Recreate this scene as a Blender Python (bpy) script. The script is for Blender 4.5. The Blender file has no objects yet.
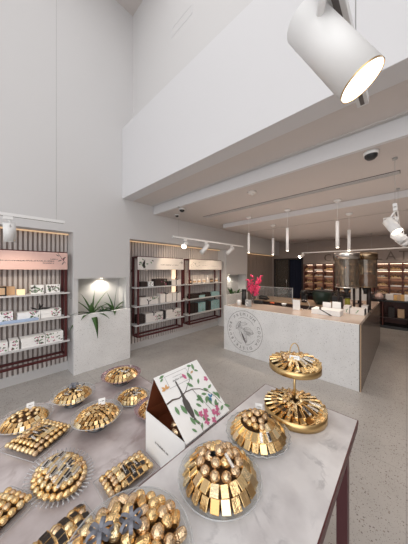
import bpy, bmesh, math, random
from mathutils import Vector, Matrix, noise
random.seed(11)
PI = math.pi
C = bpy.context.scene.collection
EYE = 1.65
FP = 214.0
FX, FY = .7266, .6871           # view direction on the floor plan
HX, HY = .6871, -.7266          # to the right of it

def on(px, py, z):
    """point of the level plane z seen at a pixel of the photograph"""
    l = (px-204)/FP
    d = (EYE-z)*FP/(py-270.0)
    return Vector(((FX+l*HX)*d, (FY+l*HY)*d, z))
def on_y(px, Y):
    l = (px-204)/FP
    return (FX+l*HX)*Y/(FY+l*HY)
def on_x(px, X):
    l = (px-204)/FP
    return (FY+l*HY)*X/(FX+l*HX)

# ------------------------------------------------------------------ materials
def new_mat(name):
    m = bpy.data.materials.new(name); m.use_nodes = True
    nt = m.node_tree
    return m, nt, nt.nodes['Principled BSDF']
def plain(name, col, rough=.5, metal=0, emit=None, es=0, bump=0, bscale=60, spec=.5, coat=0):
    m, nt, b = new_mat(name)
    b.inputs['Base Color'].default_value = (*col, 1)
    b.inputs['Roughness'].default_value = rough
    b.inputs['Metallic'].default_value = metal
    b.inputs['Specular IOR Level'].default_value = spec
    b.inputs['Coat Weight'].default_value = coat
    if emit:
        b.inputs['Emission Color'].default_value = (*emit, 1)
        b.inputs['Emission Strength'].default_value = es
    tc = nt.nodes.new('ShaderNodeTexCoord')
    n = nt.nodes.new('ShaderNodeTexNoise'); n.inputs['Scale'].default_value = bscale
    nt.links.new(tc.outputs['Object'], n.inputs['Vector'])
    if bump:
        bp = nt.nodes.new('ShaderNodeBump'); bp.inputs['Strength'].default_value = bump
        bp.inputs['Distance'].default_value = .01
        nt.links.new(n.outputs['Fac'], bp.inputs['Height']); nt.links.new(bp.outputs['Normal'], b.inputs['Normal'])
    mr = nt.nodes.new('ShaderNodeMapRange')
    mr.inputs['To Min'].default_value = max(0, rough-.04); mr.inputs['To Max'].default_value = min(1, rough+.04)
    nt.links.new(n.outputs['Fac'], mr.inputs['Value']); nt.links.new(mr.outputs['Result'], b.inputs['Roughness'])
    return m
def ramp(nt, stops):
    r = nt.nodes.new('ShaderNodeValToRGB'); e = r.color_ramp.elements
    while len(e) < len(stops): e.new(.5)
    for i, (p, c) in enumerate(stops):
        e[i].position = p; e[i].color = (*c, 1)
    return r
def terrazzo(name, base, chips, s1=22, rough=.35, joints=0, dens=.1, dark=.5):
    """base colour with scattered stone chips (several sizes)"""
    m, nt, b = new_mat(name)
    tc = nt.nodes.new('ShaderNodeTexCoord'); L = nt.links.new
    cur = None
    base_n = nt.nodes.new('ShaderNodeTexNoise'); base_n.inputs['Scale'].default_value = 3.0
    base_n.inputs['Detail'].default_value = 5
    L(tc.outputs['Object'], base_n.inputs['Vector'])
    rp = ramp(nt, [(.3, tuple(c*.93 for c in base)), (.7, tuple(min(1, c*1.05) for c in base))])
    L(base_n.outputs['Fac'], rp.inputs['Fac']); cur = rp.outputs['Color']
    for sc, dn, cols in ((s1, dens, chips), (s1*2.3, dens*.9, chips[::-1])):
        v = nt.nodes.new('ShaderNodeTexVoronoi'); v.inputs['Scale'].default_value = sc
        L(tc.outputs['Object'], v.inputs['Vector'])
        sx = nt.nodes.new('ShaderNodeSeparateColor'); L(v.outputs['Color'], sx.inputs['Color'])
        # size of the chip differs from cell to cell
        th = nt.nodes.new('ShaderNodeMath'); th.operation = 'MULTIPLY'; th.inputs[1].default_value = .36
        L(sx.outputs['Green'], th.inputs[0])
        lt = nt.nodes.new('ShaderNodeMath'); lt.operation = 'LESS_THAN'
        L(v.outputs['Distance'], lt.inputs[0]); L(th.outputs[0], lt.inputs[1])
        pick = nt.nodes.new('ShaderNodeMath'); pick.operation = 'LESS_THAN'; pick.inputs[1].default_value = dn*5
        L(sx.outputs['Red'], pick.inputs[0])
        mu = nt.nodes.new('ShaderNodeMath'); mu.operation = 'MULTIPLY'
        L(lt.outputs[0], mu.inputs[0]); L(pick.outputs[0], mu.inputs[1])
        mu2 = nt.nodes.new('ShaderNodeMath'); mu2.operation = 'MULTIPLY'; mu2.inputs[1].default_value = dark
        L(mu.outputs[0], mu2.inputs[0])
        cr = ramp(nt, [(i/(len(cols)), c) for i, c in enumerate(cols)]); cr.color_ramp.interpolation = 'CONSTANT'
        L(sx.outputs['Blue'], cr.inputs['Fac'])
        mx = nt.nodes.new('ShaderNodeMix'); mx.data_type = 'RGBA'
        L(mu2.outputs[0], mx.inputs['Factor']); L(cur, mx.inputs['A']); L(cr.outputs['Color'], mx.inputs['B'])
        cur = mx.outputs['Result']
    if joints:
        br = nt.nodes.new('ShaderNodeTexBrick'); br.offset = 0; br.inputs['Scale'].default_value = 1
        br.inputs['Brick Width'].default_value = joints; br.inputs['Row Height'].default_value = joints
        br.inputs['Mortar Size'].default_value = .003; br.inputs['Mortar Smooth'].default_value = 0
        L(tc.outputs['Object'], br.inputs['Vector'])
        mx = nt.nodes.new('ShaderNodeMix'); mx.data_type = 'RGBA'
        jm = nt.nodes.new('ShaderNodeMath'); jm.operation = 'MULTIPLY'; jm.inputs[1].default_value = .5
        L(br.outputs['Fac'], jm.inputs[0]); L(jm.outputs[0], mx.inputs['Factor']); L(cur, mx.inputs['A'])
        mx.inputs['B'].default_value = (*[c*.55 for c in base], 1)
        cur = mx.outputs['Result']
    L(cur, b.inputs['Base Color'])
    b.inputs['Roughness'].default_value = rough
    return m
def marble(name, base, vein, tint, scale=2.2, rough=.22):
    m, nt, b = new_mat(name); L = nt.links.new
    tc = nt.nodes.new('ShaderNodeTexCoord')
    n1 = nt.nodes.new('ShaderNodeTexNoise'); n1.inputs['Scale'].default_value = scale*1.6
    n1.inputs['Detail'].default_value = 8; n1.inputs['Roughness'].default_value = .62; n1.inputs['Distortion'].default_value = .8
    L(tc.outputs['Object'], n1.inputs['Vector'])
    # thin veins: |noise-.5|
    s = nt.nodes.new('ShaderNodeMath'); s.operation = 'SUBTRACT'; s.inputs[1].default_value = .5
    a = nt.nodes.new('ShaderNodeMath'); a.operation = 'ABSOLUTE'
    L(n1.outputs['Fac'], s.inputs[0]); L(s.outputs[0], a.inputs[0])
    r1 = ramp(nt, [(0, (1, 1, 1)), (.05, (0, 0, 0))]); L(a.outputs[0], r1.inputs['Fac'])
    n2 = nt.nodes.new('ShaderNodeTexNoise'); n2.inputs['Scale'].default_value = scale*2.5; n2.inputs['Detail'].default_value = 6
    L(tc.outputs['Object'], n2.inputs['Vector'])
    r2 = ramp(nt, [(.35, tint), (.62, base)]); L(n2.outputs['Fac'], r2.inputs['Fac'])
    n3 = nt.nodes.new('ShaderNodeTexNoise'); n3.inputs['Scale'].default_value = scale*3.1
    L(tc.outputs['Object'], n3.inputs['Vector'])
    r3 = ramp(nt, [(.48, (0, 0, 0)), (.7, (.55, .55, .55))]); L(n3.outputs['Fac'], r3.inputs['Fac'])
    mu = nt.nodes.new('ShaderNodeMath'); mu.operation = 'MULTIPLY'
    L(r1.outputs['Color'], mu.inputs[0]); L(r3.outputs['Color'], mu.inputs[1])
    mx = nt.nodes.new('ShaderNodeMix'); mx.data_type = 'RGBA'
    L(mu.outputs[0], mx.inputs['Factor']); L(r2.outputs['Color'], mx.inputs['A']); mx.inputs['B'].default_value = (*vein, 1)
    L(mx.outputs['Result'], b.inputs['Base Color'])
    b.inputs['Roughness'].default_value = rough
    return m
def glass_mat(name, tint=(.97, .98, .98), op=.06, rough=.03):
    m = bpy.data.materials.new(name); m.use_nodes = True; nt = m.node_tree; nt.nodes.clear(); L = nt.links.new
    o = nt.nodes.new('ShaderNodeOutputMaterial'); t = nt.nodes.new('ShaderNodeBsdfTransparent')
    t.inputs[0].default_value = (*tint, 1)
    g = nt.nodes.new('ShaderNodeBsdfGlossy'); g.inputs['Roughness'].default_value = rough
    lw = nt.nodes.new('ShaderNodeLayerWeight'); lw.inputs[0].default_value = .5
    pw = nt.nodes.new('ShaderNodeMath'); pw.operation = 'POWER'; pw.inputs[1].default_value = 4.0
    L(lw.outputs['Facing'], pw.inputs[0])
    ad = nt.nodes.new('ShaderNodeMath'); ad.operation = 'MULTIPLY_ADD'; ad.inputs[1].default_value = .55; ad.inputs[2].default_value = .05; ad.use_clamp = True
    L(pw.outputs[0], ad.inputs[0])
    df = nt.nodes.new('ShaderNodeBsdfDiffuse'); df.inputs[0].default_value = (*[c*.9 for c in tint], 1)
    m0 = nt.nodes.new('ShaderNodeMixShader'); m0.inputs[0].default_value = op
    L(t.outputs[0], m0.inputs[1]); L(df.outputs[0], m0.inputs[2])
    mx = nt.nodes.new('ShaderNodeMixShader'); L(ad.outputs[0], mx.inputs[0]); L(m0.outputs[0], mx.inputs[1]); L(g.outputs[0], mx.inputs[2])
    L(mx.outputs[0], o.inputs[0])
    return m

M = {}
M['wall'] = plain('wall_paint', (.66, .655, .66), .7, bump=.03, bscale=40)
M['fascia'] = plain('fascia_paint', (.70, .70, .72), .6)
M['ceiling'] = plain('ceiling_paint', (.64, .595, .575), .8)
M['white'] = plain('white_lacquer', (.82, .82, .82), .4)
M['slat'] = plain('slat_paint', (.70, .655, .64), .5)
M['slat_gap'] = plain('slat_gap', (.40, .345, .325), .8)
M['taupe'] = plain('taupe_panel', (.36, .30, .27), .6)
M['taupe_dark'] = plain('taupe_dark', (.13, .10, .085), .6)
M['floor'] = terrazzo('floor_terrazzo', (.50, .475, .45), [(.14, .11, .10), (.68, .66, .64), (.24, .19, .16)], 58, .24, joints=1.2, dens=.17, dark=.7)
M['terr'] = terrazzo('white_terrazzo', (.90, .90, .90), [(.28, .27, .26), (.58, .54, .5), (.4, .4, .4)], 62, .35, dens=.12, dark=.65)
M['terr_side'] = terrazzo('taupe_terrazzo', (.20, .155, .13), [(.09, .07, .06), (.32, .26, .22), (.14, .11, .09)], 60, .25, dens=.12, dark=.5)
M['top'] = terrazzo('counter_stone', (.58, .47, .40), [(.4, .3, .25), (.7, .6, .52), (.5, .4, .34)], 26, .16, dens=.1, dark=.4)
M['marble'] = marble('white_marble', (.72, .70, .70), (.22, .21, .23), (.55, .525, .53), 2.6)
M['marble2'] = marble('pinkish_marble', (.66, .60, .60), (.26, .19, .18), (.40, .34, .335), 1.7, .10)
M['maroon'] = plain('maroon_metal', (.095, .022, .024), .4, .2)
M['maroon2'] = plain('maroon_leg', (.10, .033, .038), .4, .1)
M['shelf'] = plain('shelf_metal', (.62, .62, .63), .4)
M['pink'] = plain('pink_panel', (.82, .55, .49), .5)
M['cream'] = plain('cream_panel', (.80, .76, .73), .5)
M['brass'] = plain('brass', (.70, .49, .23), .3, 1)
M['gold'] = plain('gold_foil', (.93, .66, .33), .2, .9, bump=.5, bscale=4)
M['gold2'] = plain('pale_gold_foil', (.97, .77, .46), .22, .9, bump=.5, bscale=4)
M['gold3'] = plain('deep_gold_foil', (.78, .50, .22), .22, .9, bump=.5, bscale=4)
M['flat1'] = plain('smooth_gold_foil', (.90, .64, .32), .2, .95, bump=.12, bscale=3)
M['flat2'] = plain('smooth_pale_foil', (.98, .80, .50), .24, .9, bump=.12, bscale=3)
M['flat3'] = plain('smooth_deep_foil', (.62, .38, .16), .2, .95, bump=.12, bscale=3)
M['bronze'] = plain('bronze_foil', (.78, .57, .36), .2, .9, bump=.6, bscale=4)
M['choc'] = plain('dark_chocolate', (.022, .014, .012), .35, bump=.4, bscale=300)
M['mound'] = plain('gap_shade_brown', (.10, .05, .02), .6, .2)  # dark brown puts the shade between the chocolates into the filler's colour
M['silver'] = plain('silver_foil', (.86, .84, .80), .25, 1, bump=.3, bscale=90)
M['ribbon'] = plain('slate_ribbon', (.22, .23, .27), .3, .2)
M['glass'] = glass_mat('clear_glass')
M['rimglass'] = glass_mat('glass_rim', (.93, .94, .95), .35)
M['mauve'] = glass_mat('mauve_glass', (.80, .66, .70), .25)
M['smoke'] = glass_mat('smoked_glass', (.76, .70, .62), .08)
M['footdark'] = plain('dark_foot', (.09, .09, .1), .25)
M['black'] = plain('black_plastic', (.02, .02, .022), .4)
M['chrome'] = plain('steel', (.72, .70, .68), .2, 1)
M['bronze_metal'] = plain('bronze_metal', (.36, .27, .18), .25, 1)
M['paper'] = plain('white_card', (.95, .95, .945), .6)
M['ink'] = plain('grey_ink', (.16, .14, .14), .7)
M['ink_light'] = plain('light_ink', (.42, .42, .42), .7)
M['inside'] = plain('box_lining', (.21, .055, .02), .6)
M['leaf'] = plain('leaf_green', (.075, .17, .045), .45)
M['leaf2'] = plain('dark_leaf', (.03, .09, .035), .45)
M['print_green'] = plain('print_green', (.16, .30, .15), .7)
M['print_pink'] = plain('print_pink', (.62, .16, .30), .7)
M['print_brown'] = plain('print_brown', (.10, .075, .06), .7)
M['print_bird'] = plain('print_bird', (.09, .08, .075), .7)
M['print_blue'] = plain('print_blue', (.10, .27, .45), .7)
M['print_orange'] = plain('print_orange', (.75, .42, .18), .7)
M['soil'] = plain('soil', (.05, .035, .025), .9, bump=1, bscale=80)
M['blue'] = plain('pale_blue_card', (.42, .55, .78), .6)
M['teal'] = plain('teal_card', (.30, .48, .50), .6)
M['kraft'] = plain('kraft_card', (.62, .42, .26), .6)
M['darkbox'] = plain('dark_brown_card', (.03, .02, .018), .5)
M['blossom'] = plain('pink_blossom', (.85, .07, .20), .6)
M['stem'] = plain('brown_stem', (.12, .05, .04), .7)
M['urn'] = plain('green_enamel', (.02, .04, .028), .45)
M['orange'] = plain('orange_plastic', (.85, .13, .03), .4)
M['navy'] = plain('navy_curtain', (.02, .026, .055), .85)
M['dark'] = plain('dark_doorway', (.035, .03, .032), .7)
M['wood'] = plain('counter_wood', (.50, .34, .22), .35)
M['cab'] = plain('dark_cabinet', (.05, .03, .028), .4)
M['shelf_brown'] = plain('brown_shelf_frame', (.12, .035, .025), .45)
M['shelfback'] = plain('shelf_back', (.30, .17, .12), .6)
M['lamp_on'] = plain('lamp_glow', (1, .9, .75), .5, emit=(1, .88, .68), es=14)
M['lamp_big'] = plain('lamp_glow_big', (1, .95, .85), .5, emit=(1, .93, .8), es=3)
M['led'] = plain('led_strip', (1, .9, .8), .5, emit=(1, .78, .58), es=5)
M['led_soft'] = plain('led_cove', (1, .8, .6), .5, emit=(1, .62, .32), es=.45)
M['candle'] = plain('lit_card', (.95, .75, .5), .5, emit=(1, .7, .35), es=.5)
M['grille'] = plain('grille_metal', (.62, .60, .59), .5)
M['slot'] = plain('slot_dark', (.16, .145, .14), .8)
M['yellow'] = plain('olive_tin', (.45, .42, .06), .4)
M['bread'] = plain('golden_sweets', (.80, .50, .20), .5, bump=1, bscale=60)
M['bread2'] = plain('brown_sweets', (.40, .18, .08), .5, bump=1, bscale=60)

# ------------------------------------------------------------------ mesh helpers
def BM(): return bmesh.new()
def xform(bm, verts, mat):
    for v in verts: v.co = mat @ v.co
def box(bm, x0, x1, y0, y1, z0, z1, bev=0, mi=0):
    r = bmesh.ops.create_cube(bm, size=1)
    vs = r['verts']
    for v in vs:
        v.co = Vector((x0+(v.co.x+.5)*(x1-x0), y0+(v.co.y+.5)*(y1-y0), z0+(v.co.z+.5)*(z1-z0)))
    fs = set(f for v in vs for f in v.link_faces)
    for f in fs: f.material_index = mi
    if bev:
        es = list(set(e for v in vs for e in v.link_edges))
        bmesh.ops.bevel(bm, geom=es, offset=bev, segments=2, affect='EDGES', profile=.5)
    return bm
def frame_of(a, b):
    a = Vector(a); b = Vector(b); z = (b-a); L = z.length; z.normalize()
    x = z.orthogonal().normalized(); y = z.cross(x)
    return Matrix((( x.x, y.x, z.x, a.x), (x.y, y.y, z.y, a.y), (x.z, y.z, z.z, a.z), (0, 0, 0, 1))), L
def cyl(bm, a, b, r0, r1=None, seg=16, mi=0, cap=True):
    r1 = r0 if r1 is None else r1
    mt, L = frame_of(a, b)
    bot = [bm.verts.new(mt @ Vector((r0*math.cos(2*PI*i/seg), r0*math.sin(2*PI*i/seg), 0))) for i in range(seg)]
    top = [bm.verts.new(mt @ Vector((r1*math.cos(2*PI*i/seg), r1*math.sin(2*PI*i/seg), L))) for i in range(seg)]
    for i in range(seg):
        f = bm.faces.new((bot[i], bot[(i+1) % seg], top[(i+1) % seg], top[i])); f.smooth = True; f.material_index = mi
    if cap:
        f = bm.faces.new(bot[::-1]); f.material_index = mi
        f = bm.faces.new(top); f.material_index = mi
    return bm
def lathe(bm, prof, seg=32, cx=0, cy=0, mi=0, closed=False, wob=0, nw=0):
    rings = []
    for k, (r, z) in enumerate(prof):
        if r < 1e-5:
            rings.append([bm.verts.new((cx, cy, z))])
        else:
            rr = []
            for i in range(seg):
                a = 2*PI*i/seg
                q = r*(1+wob*math.cos(nw*a)*(r/prof[-1][0] if prof[-1][0] else 1)) if wob else r
                rr.append(bm.verts.new((cx+q*math.cos(a), cy+q*math.sin(a), z)))
            rings.append(rr)
    for a, b in zip(rings, rings[1:]):
        for i in range(seg):
            j = (i+1) % seg
            if len(a) == 1 and len(b) == 1: continue
            if len(a) == 1: vs = (a[0], b[j], b[i])
            elif len(b) == 1: vs = (a[i], a[j], b[0])
            else: vs = (a[i], a[j], b[j], b[i])
            f = bm.faces.new(vs); f.smooth = True; f.material_index = mi
    return bm
def ball(bm, c, r, sub=2, squash=1, mi=0):
    rr = bmesh.ops.create_icosphere(bm, subdivisions=sub, radius=r)
    for v in rr['verts']: v.co = Vector((v.co.x+c[0], v.co.y+c[1], v.co.z*squash+c[2]))
    for f in set(f for v in rr['verts'] for f in v.link_faces): f.smooth = True; f.material_index = mi
    return bm
def tube(bm, pts, r, seg=8, mi=0, closed=False):
    pts = [Vector(p) for p in pts]; n = len(pts); rings = []
    up = None
    for i, p in enumerate(pts):
        if closed: t = pts[(i+1) % n]-pts[i-1]
        else: t = pts[min(i+1, n-1)]-pts[max(i-1, 0)]
        t.normalize()
        if up is None: up = t.orthogonal().normalized()
        up = (up-t*up.dot(t)).normalized(); s = t.cross(up)
        rad = r[i] if isinstance(r, (list, tuple)) else r
        rings.append([bm.verts.new(p+(up*math.cos(2*PI*k/seg)+s*math.sin(2*PI*k/seg))*rad) for k in range(seg)])
    for i in range(n if closed else n-1):
        a, b = rings[i], rings[(i+1) % n]
        for k in range(seg):
            f = bm.faces.new((a[k], a[(k+1) % seg], b[(k+1) % seg], b[k])); f.smooth = True; f.material_index = mi
    if not closed:
        bm.faces.new(rings[0][::-1]); bm.faces.new(rings[-1])
    return bm
def poly(bm, pts, mi=0):
    f = bm.faces.new([bm.verts.new(p) for p in pts]); f.material_index = mi
    return bm
def obj(name, bm, mats, parent=None, loc=None, **props):
    if not isinstance(mats, (list, tuple)): mats = [mats]
    me = bpy.data.meshes.new(name)
    bmesh.ops.recalc_face_normals(bm, faces=bm.faces)
    bm.to_mesh(me); bm.free()
    for m in mats: me.materials.append(M[m] if isinstance(m, str) else m)
    o = bpy.data.objects.new(name, me); C.objects.link(o)
    if parent: o.parent = parent
    if loc is not None: o.location = loc
    for k, v in props.items(): o[k] = v
    return o
def struct(name, bm, mats, parent=None):
    o = obj(name, bm, mats, parent)
    o['kind'] = 'structure'
    return o
def thing(name, label, cat, loc=(0, 0, 0), rz=0, group=None):
    o = bpy.data.objects.new(name, None); C.objects.link(o); o.empty_display_size = .05
    o.location = loc; o.rotation_euler = (0, 0, rz); o['label'] = label; o['category'] = cat
    if group: o['group'] = group
    return o
def tag(o, label, cat, group=None, kind=None):
    o['label'] = label; o['category'] = cat
    if group: o['group'] = group
    if kind: o['kind'] = kind
    return o
def text_bm(s, size, mat4, align='CENTER', bm=None, stretch=1):
    """flat lettering as mesh faces, laid in the plane given by mat4"""
    cu = bpy.data.curves.new('lettering', 'FONT'); cu.body = s; cu.size = size
    cu.align_x = align; cu.align_y = 'CENTER'; cu.resolution_u = 2
    o = bpy.data.objects.new('lettering', cu); C.objects.link(o)
    dg = bpy.context.evaluated_depsgraph_get(); dg.update()
    me = o.evaluated_get(dg).to_mesh()
    bm = bm or BM()
    b2 = BM(); b2.from_mesh(me)
    vm = {v: bm.verts.new(mat4 @ Vector((v.co.x*stretch, v.co.y, 0))) for v in b2.verts}
    for f in b2.faces:
        try: bm.faces.new([vm[v] for v in f.verts])
        except ValueError: pass
    b2.free(); o.evaluated_get(dg).to_mesh_clear()
    bpy.data.objects.remove(o); bpy.data.curves.remove(cu)
    return bm
def plane_matrix(o, u, v):
    u = Vector(u).normalized(); v = Vector(v).normalized(); n = u.cross(v)
    return Matrix(((u.x, v.x, n.x, o[0]), (u.y, v.y, n.y, o[1]), (u.z, v.z, n.z, o[2]), (0, 0, 0, 1)))
def leaf_shape(bm, mt, cx, cy, L, W, ang, mi=0, n=5):
    ca, sa = math.cos(ang), math.sin(ang); pts = []
    for i in range(n+1):
        t = i/n; pts.append((t*L, W*.5*math.sin(PI*t)**.8 if 0 < t < 1 else 0))
    out = pts+[(x, -y) for x, y in pts[-2:0:-1]]
    bm_pts = [mt @ Vector((cx+x*ca-y*sa, cy+x*sa+y*ca, 0)) for x, y in out]
    poly(bm, bm_pts, mi)
def stroke(bm, mt, pts, w, mi=0):
    """flat ribbon-like line in the plane mt"""
    P = [Vector((p[0], p[1], 0)) for p in pts]
    for i, (a, b) in enumerate(zip(P, P[1:])):
        d = (b-a)
        if d.length < 1e-6: continue
        d.normalize(); n = Vector((-d.y, d.x, 0))
        wa = w[i] if isinstance(w, (list, tuple)) else w
        wb = w[i+1] if isinstance(w, (list, tuple)) else w
        poly(bm, [mt @ (a-d*wa*.2+n*wa*.5), mt @ (b+d*wb*.2+n*wb*.5), mt @ (b+d*wb*.2-n*wb*.5), mt @ (a-d*wa*.2-n*wa*.5)], mi)
def scribble(bm, mt, x0, x1, y, h, w, mi=0, rnd=None):
    """a row of small hand lettering marks too small to read"""
    rnd = rnd or random
    x = x0
    while x < x1:
        l = h*rnd.uniform(.25, .6)
        stroke(bm, mt, [(x, y-h*.4), (x+l*.5, y+h*rnd.uniform(.1, .5)), (x+l, y-h*rnd.uniform(.1, .4))], w, mi)
        x += l*1.15 + (h*.5 if rnd.random() < .15 else 0)

# ------------------------------------------------------------------ setting
YL = 3.80      # front plane of the left wall and its columns
YB = 4.12      # back of the shelf bays
XB = 8.5       # back wall
b = BM(); box(b, -3.2, 9.8, -3.6, 4.6, -.1, 0); struct('floor', b, 'floor')

def slats(bm, x0, x1, z0, z1, pitch, w, d=.03):
    n = int((x1-x0)/pitch)
    p = (x1-x0)/n
    for i in range(n):
        c = x0+(i+.5)*p
        box(bm, c-w/2, c+w/2, YB-d, YB+.001, z0, z1, mi=2)
ZT = 2.24
def wl(fn, mats=('wall', 'slat_gap', 'slat', 'taupe')):
    b = BM(); fn(b); return struct('wall_left', b, list(mats))
# upper wall over the bays, up to the high ceiling in front and the low ceiling behind
wl(lambda b: box(b, -3.2, 2.04, YL, 4.5, ZT, 6.5))
wl(lambda b: box(b, 2.04, XB+.2, YL, 4.5, ZT, 3.2))
# bay backs
wl(lambda b: (box(b, -3.2, 1.03, YB, 4.5, .135, ZT, mi=1), slats(b, -1.6, 1.03, .135, ZT, .057, .031)))
wl(lambda b: (box(b, 1.97, 4.94, YB, 4.5, .135, ZT, mi=1), slats(b, 1.97, 4.94, .135, ZT, .066, .042)))
wl(lambda b: (box(b, 6.07, XB+.2, YB, 4.5, .135, ZT, mi=3), [box(b, 6.15+i*.27, 6.405+i*.27, YB-.02, YB, .135, ZT, mi=3) for i in range(9)]))
for x0, x1 in ((-3.2, 1.03), (1.97, 4.94), (6.07, XB+.2)):
    b = BM(); box(b, x0, x1, YB-.03, 4.5, 0, .135); struct('baseboard_left', b, 'wall')
# columns: sides, back of the niche, upper block
for x0, x1 in ((1.03, 1.97), (4.94, 6.07)):
    wl(lambda b: box(b, x0, x1, 4.1, 4.5, 0, ZT))
    wl(lambda b: box(b, x0, x0+.07, YL, 4.1, 0, 1.51))
    wl(lambda b: box(b, x1-.07, x1, YL, 4.1, 0, 1.51))
    wl(lambda b: box(b, x0+.0001, x1-.0001, YL-.012, 4.1, 1.51, ZT+.001))

# wall above the bulkhead and the white bulkhead front
b = BM(); box(b, 2.04, 2.24, -3.6, YL, 3.2, 6.5)
struct('wall_upper', b, 'wall')
b = BM(); box(b, 1.83, 2.04, -3.6, YL, 2.965, 4.26, bev=.004); struct('trim_1', b, 'fascia')
# access hatch outline
p = [(172, 36), (180, 28), (193, 14), (185, 22)]
b = BM()
X = 2.036
def up(px, py):
    l = (px-204)/FP; d = X/(FX+l*HX); return (X, (FY+l*HY)*d, EYE+(270-py)*d/FP)
q = [up(171, 38), up(192, 13)]
ys = [v[1] for v in q]; y0, y1 = min(ys), max(ys); z0, z1 = 5.2, 5.33
for (a, c, e, f) in ((y0, y1, z0, z0+.008), (y0, y1, z1, z1+.008), (y0, y0+.008, z0, z1), (y1-.008, y1, z0, z1)):
    box(b, 2.037, 2.045, a, c, e, f)
struct('trim_2', b, 'fascia')
# low ceiling in three levels
b = BM()
box(b, 1.84, 2.50, -3.6, YL, 2.966, 3.2)
box(b, 2.54, 4.24, -3.6, YL, 2.80, 3.2)
box(b, 4.24, XB+.2, 3.32, YL, 2.80, 3.2)
box(b, 4.24, 5.13, -3.6, 3.32, 2.70, 3.2)
box(b, 5.18, XB+.2, -3.6, 3.32, 2.70, 3.2)
box(b, 5.12, 5.19, -3.6, 3.32, 2.76, 3.2, mi=1)
box(b, -3.2, 2.04, -3.6, 4.5, 6.5, 6.6)
struct('ceiling', b, ['ceiling', 'slot'])
b = BM(); box(b, 2.50, 2.545, -3.6, YL, 2.797, 2.99); struct('trim_3', b, 'fascia')
b = BM(); box(b, 4.205, 4.245, -3.6, 3.32, 2.697, 2.795)
struct('trim_4', b, 'fascia')
b = BM(); box(b, 2.44, 2.465, -3.6, YL, 2.958, 2.97); box(b, 2.475, 2.488, -3.6, YL, 2.958, 2.97)
struct('trim_5', b, 'grille')
# back wall with the doorway
b = BM()
DY0, DY1, DZ = 2.85, 4.01, 2.11
box(b, XB, XB+.2, -3.6, DY0, 0, 3.1)
box(b, XB, XB+.2, DY0, DY1, DZ, 3.1)
box(b, XB, XB+.2, DY1, 4.5, 0, 3.1)
for i in range(20):      # vertical panel grooves
    y = -3.5+i*.31
    if y+.3 < DY0: box(b, XB-.012, XB+.001, y, y+.30, 1.9, 2.45, mi=1)
struct('wall_back', b, ['taupe', 'taupe'])
b = BM(); box(b, 9.5, 9.6, 2.4, 4.5, 0, 3.0); box(b, XB+.2, 9.6, 4.3, 4.4, 0, 3); box(b, XB+.2, 9.6, 2.4, 2.5, 0, 3)
box(b, XB+.2, 9.6, 2.4, 4.5, 2.6, 2.7)
struct('wall_corridor', b, 'dark')  # corridor walls near black, the darkness behind the doorway put into their colour
b = BM()
for (a, c, e, f) in ((DY0, DY0+.05, 0, DZ), (DY1-.05, DY1, 0, DZ), (DY0, DY1, DZ-.05, DZ), (3.38, 3.42, 0, DZ)):
    box(b, XB-.02, XB+.06, a, c, e, f)
d1 = struct('door_1', b, 'dark')
b = BM(); box(b, XB+.03, XB+.04, 3.42, 3.96, .05, 2.06); obj('pane', b, 'smoke', d1)
b = BM(); tube(b, [(XB-.03, 3.46, .95), (XB-.07, 3.46, 1.0), (XB-.07, 3.46, 1.25), (XB-.03, 3.46, 1.3)], .012); obj('door_handle', b, 'chrome', d1)
# curtain in the open half
b = BM(); n = 40; rows = []
for k in (0.02, 2.05):
    rows.append([b.verts.new((XB+.13+.035*math.sin(i*1.25), 2.9+i*.0125, k)) for i in range(n)])
for i in range(n-1):
    f = b.faces.new((rows[0][i], rows[0][i+1], rows[1][i+1], rows[1][i])); f.smooth = True
tag(obj('door_curtain', b, 'navy'), 'dark navy curtain hanging in the back doorway', 'curtain')
b = BM(); box(b, -3.2, XB+.2, -3.7, -3.6, 0, 3.2); box(b, -3.2, 2.04, -3.7, -3.6, 4.4, 6.6); struct('wall_right', b, 'taupe')

# lettering on the back wall
b = BM()
ymid = [2.02-.2805*i for i in range(8)]
for ch, y in zip('CHOCOLAT', ymid):
    text_bm(ch, .36, plane_matrix((XB-.022, y, 2.07), (0, -1, 0), (0, 0, 1)), bm=b, stretch=.95)
for f in list(b.faces): pass
r = bmesh.ops.extrude_face_region(b, geom=list(b.faces))
for v in r['geom']:
    if isinstance(v, bmesh.types.BMVert): v.co.x -= .012
wl = obj('wall_lettering', b, plain('lettering_brown', (.17, .135, .115), .6))
tag(wl, 'dark capital letters CHOCOLAT on the taupe back wall above the lit shelves', 'sign')

# cove light strips at the top of the bays
for nm, x0, x1, lab in (('cove_light', -1.2, 1.02, 'warm light strip hidden at the top of the bay with the pink sign'),
                    ('cove_light', 1.98, 4.93, 'warm light strip along the top of the middle slatted bay'),
                    ('cove_light', 6.09, XB-.05, 'warm light strip along the top of the far taupe panelled bay')):
    b = BM(); box(b, x0, x1, YB-.10, YB-.06, ZT-.018, ZT-.002)
    tag(obj(nm, b, 'led_soft'), lab, 'light')

# ceiling grille
b = BM()
for k in range(3): box(b, 3.34+k*.04, 3.352+k*.04, .057, 3.17, 2.785, 2.80)
for k in range(70): box(b, 3.34, 3.432, .06+k*.045, .066+k*.045, 2.789, 2.80)
b2 = BM(); box(b2, 3.33, 3.44, .05, 3.18, 2.794, 2.7995)
g = thing('ceiling_grille', 'long narrow metal air grille set in the low ceiling', 'air vent', (3.38, 1.6, 2.79))
for nme, bm_, mt in (('slat', b, 'grille'), ('backing', b2, 'slot')):
    o = obj(nme, bm_, mt, g); o.location = (-3.38, -1.6, -2.79)

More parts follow.
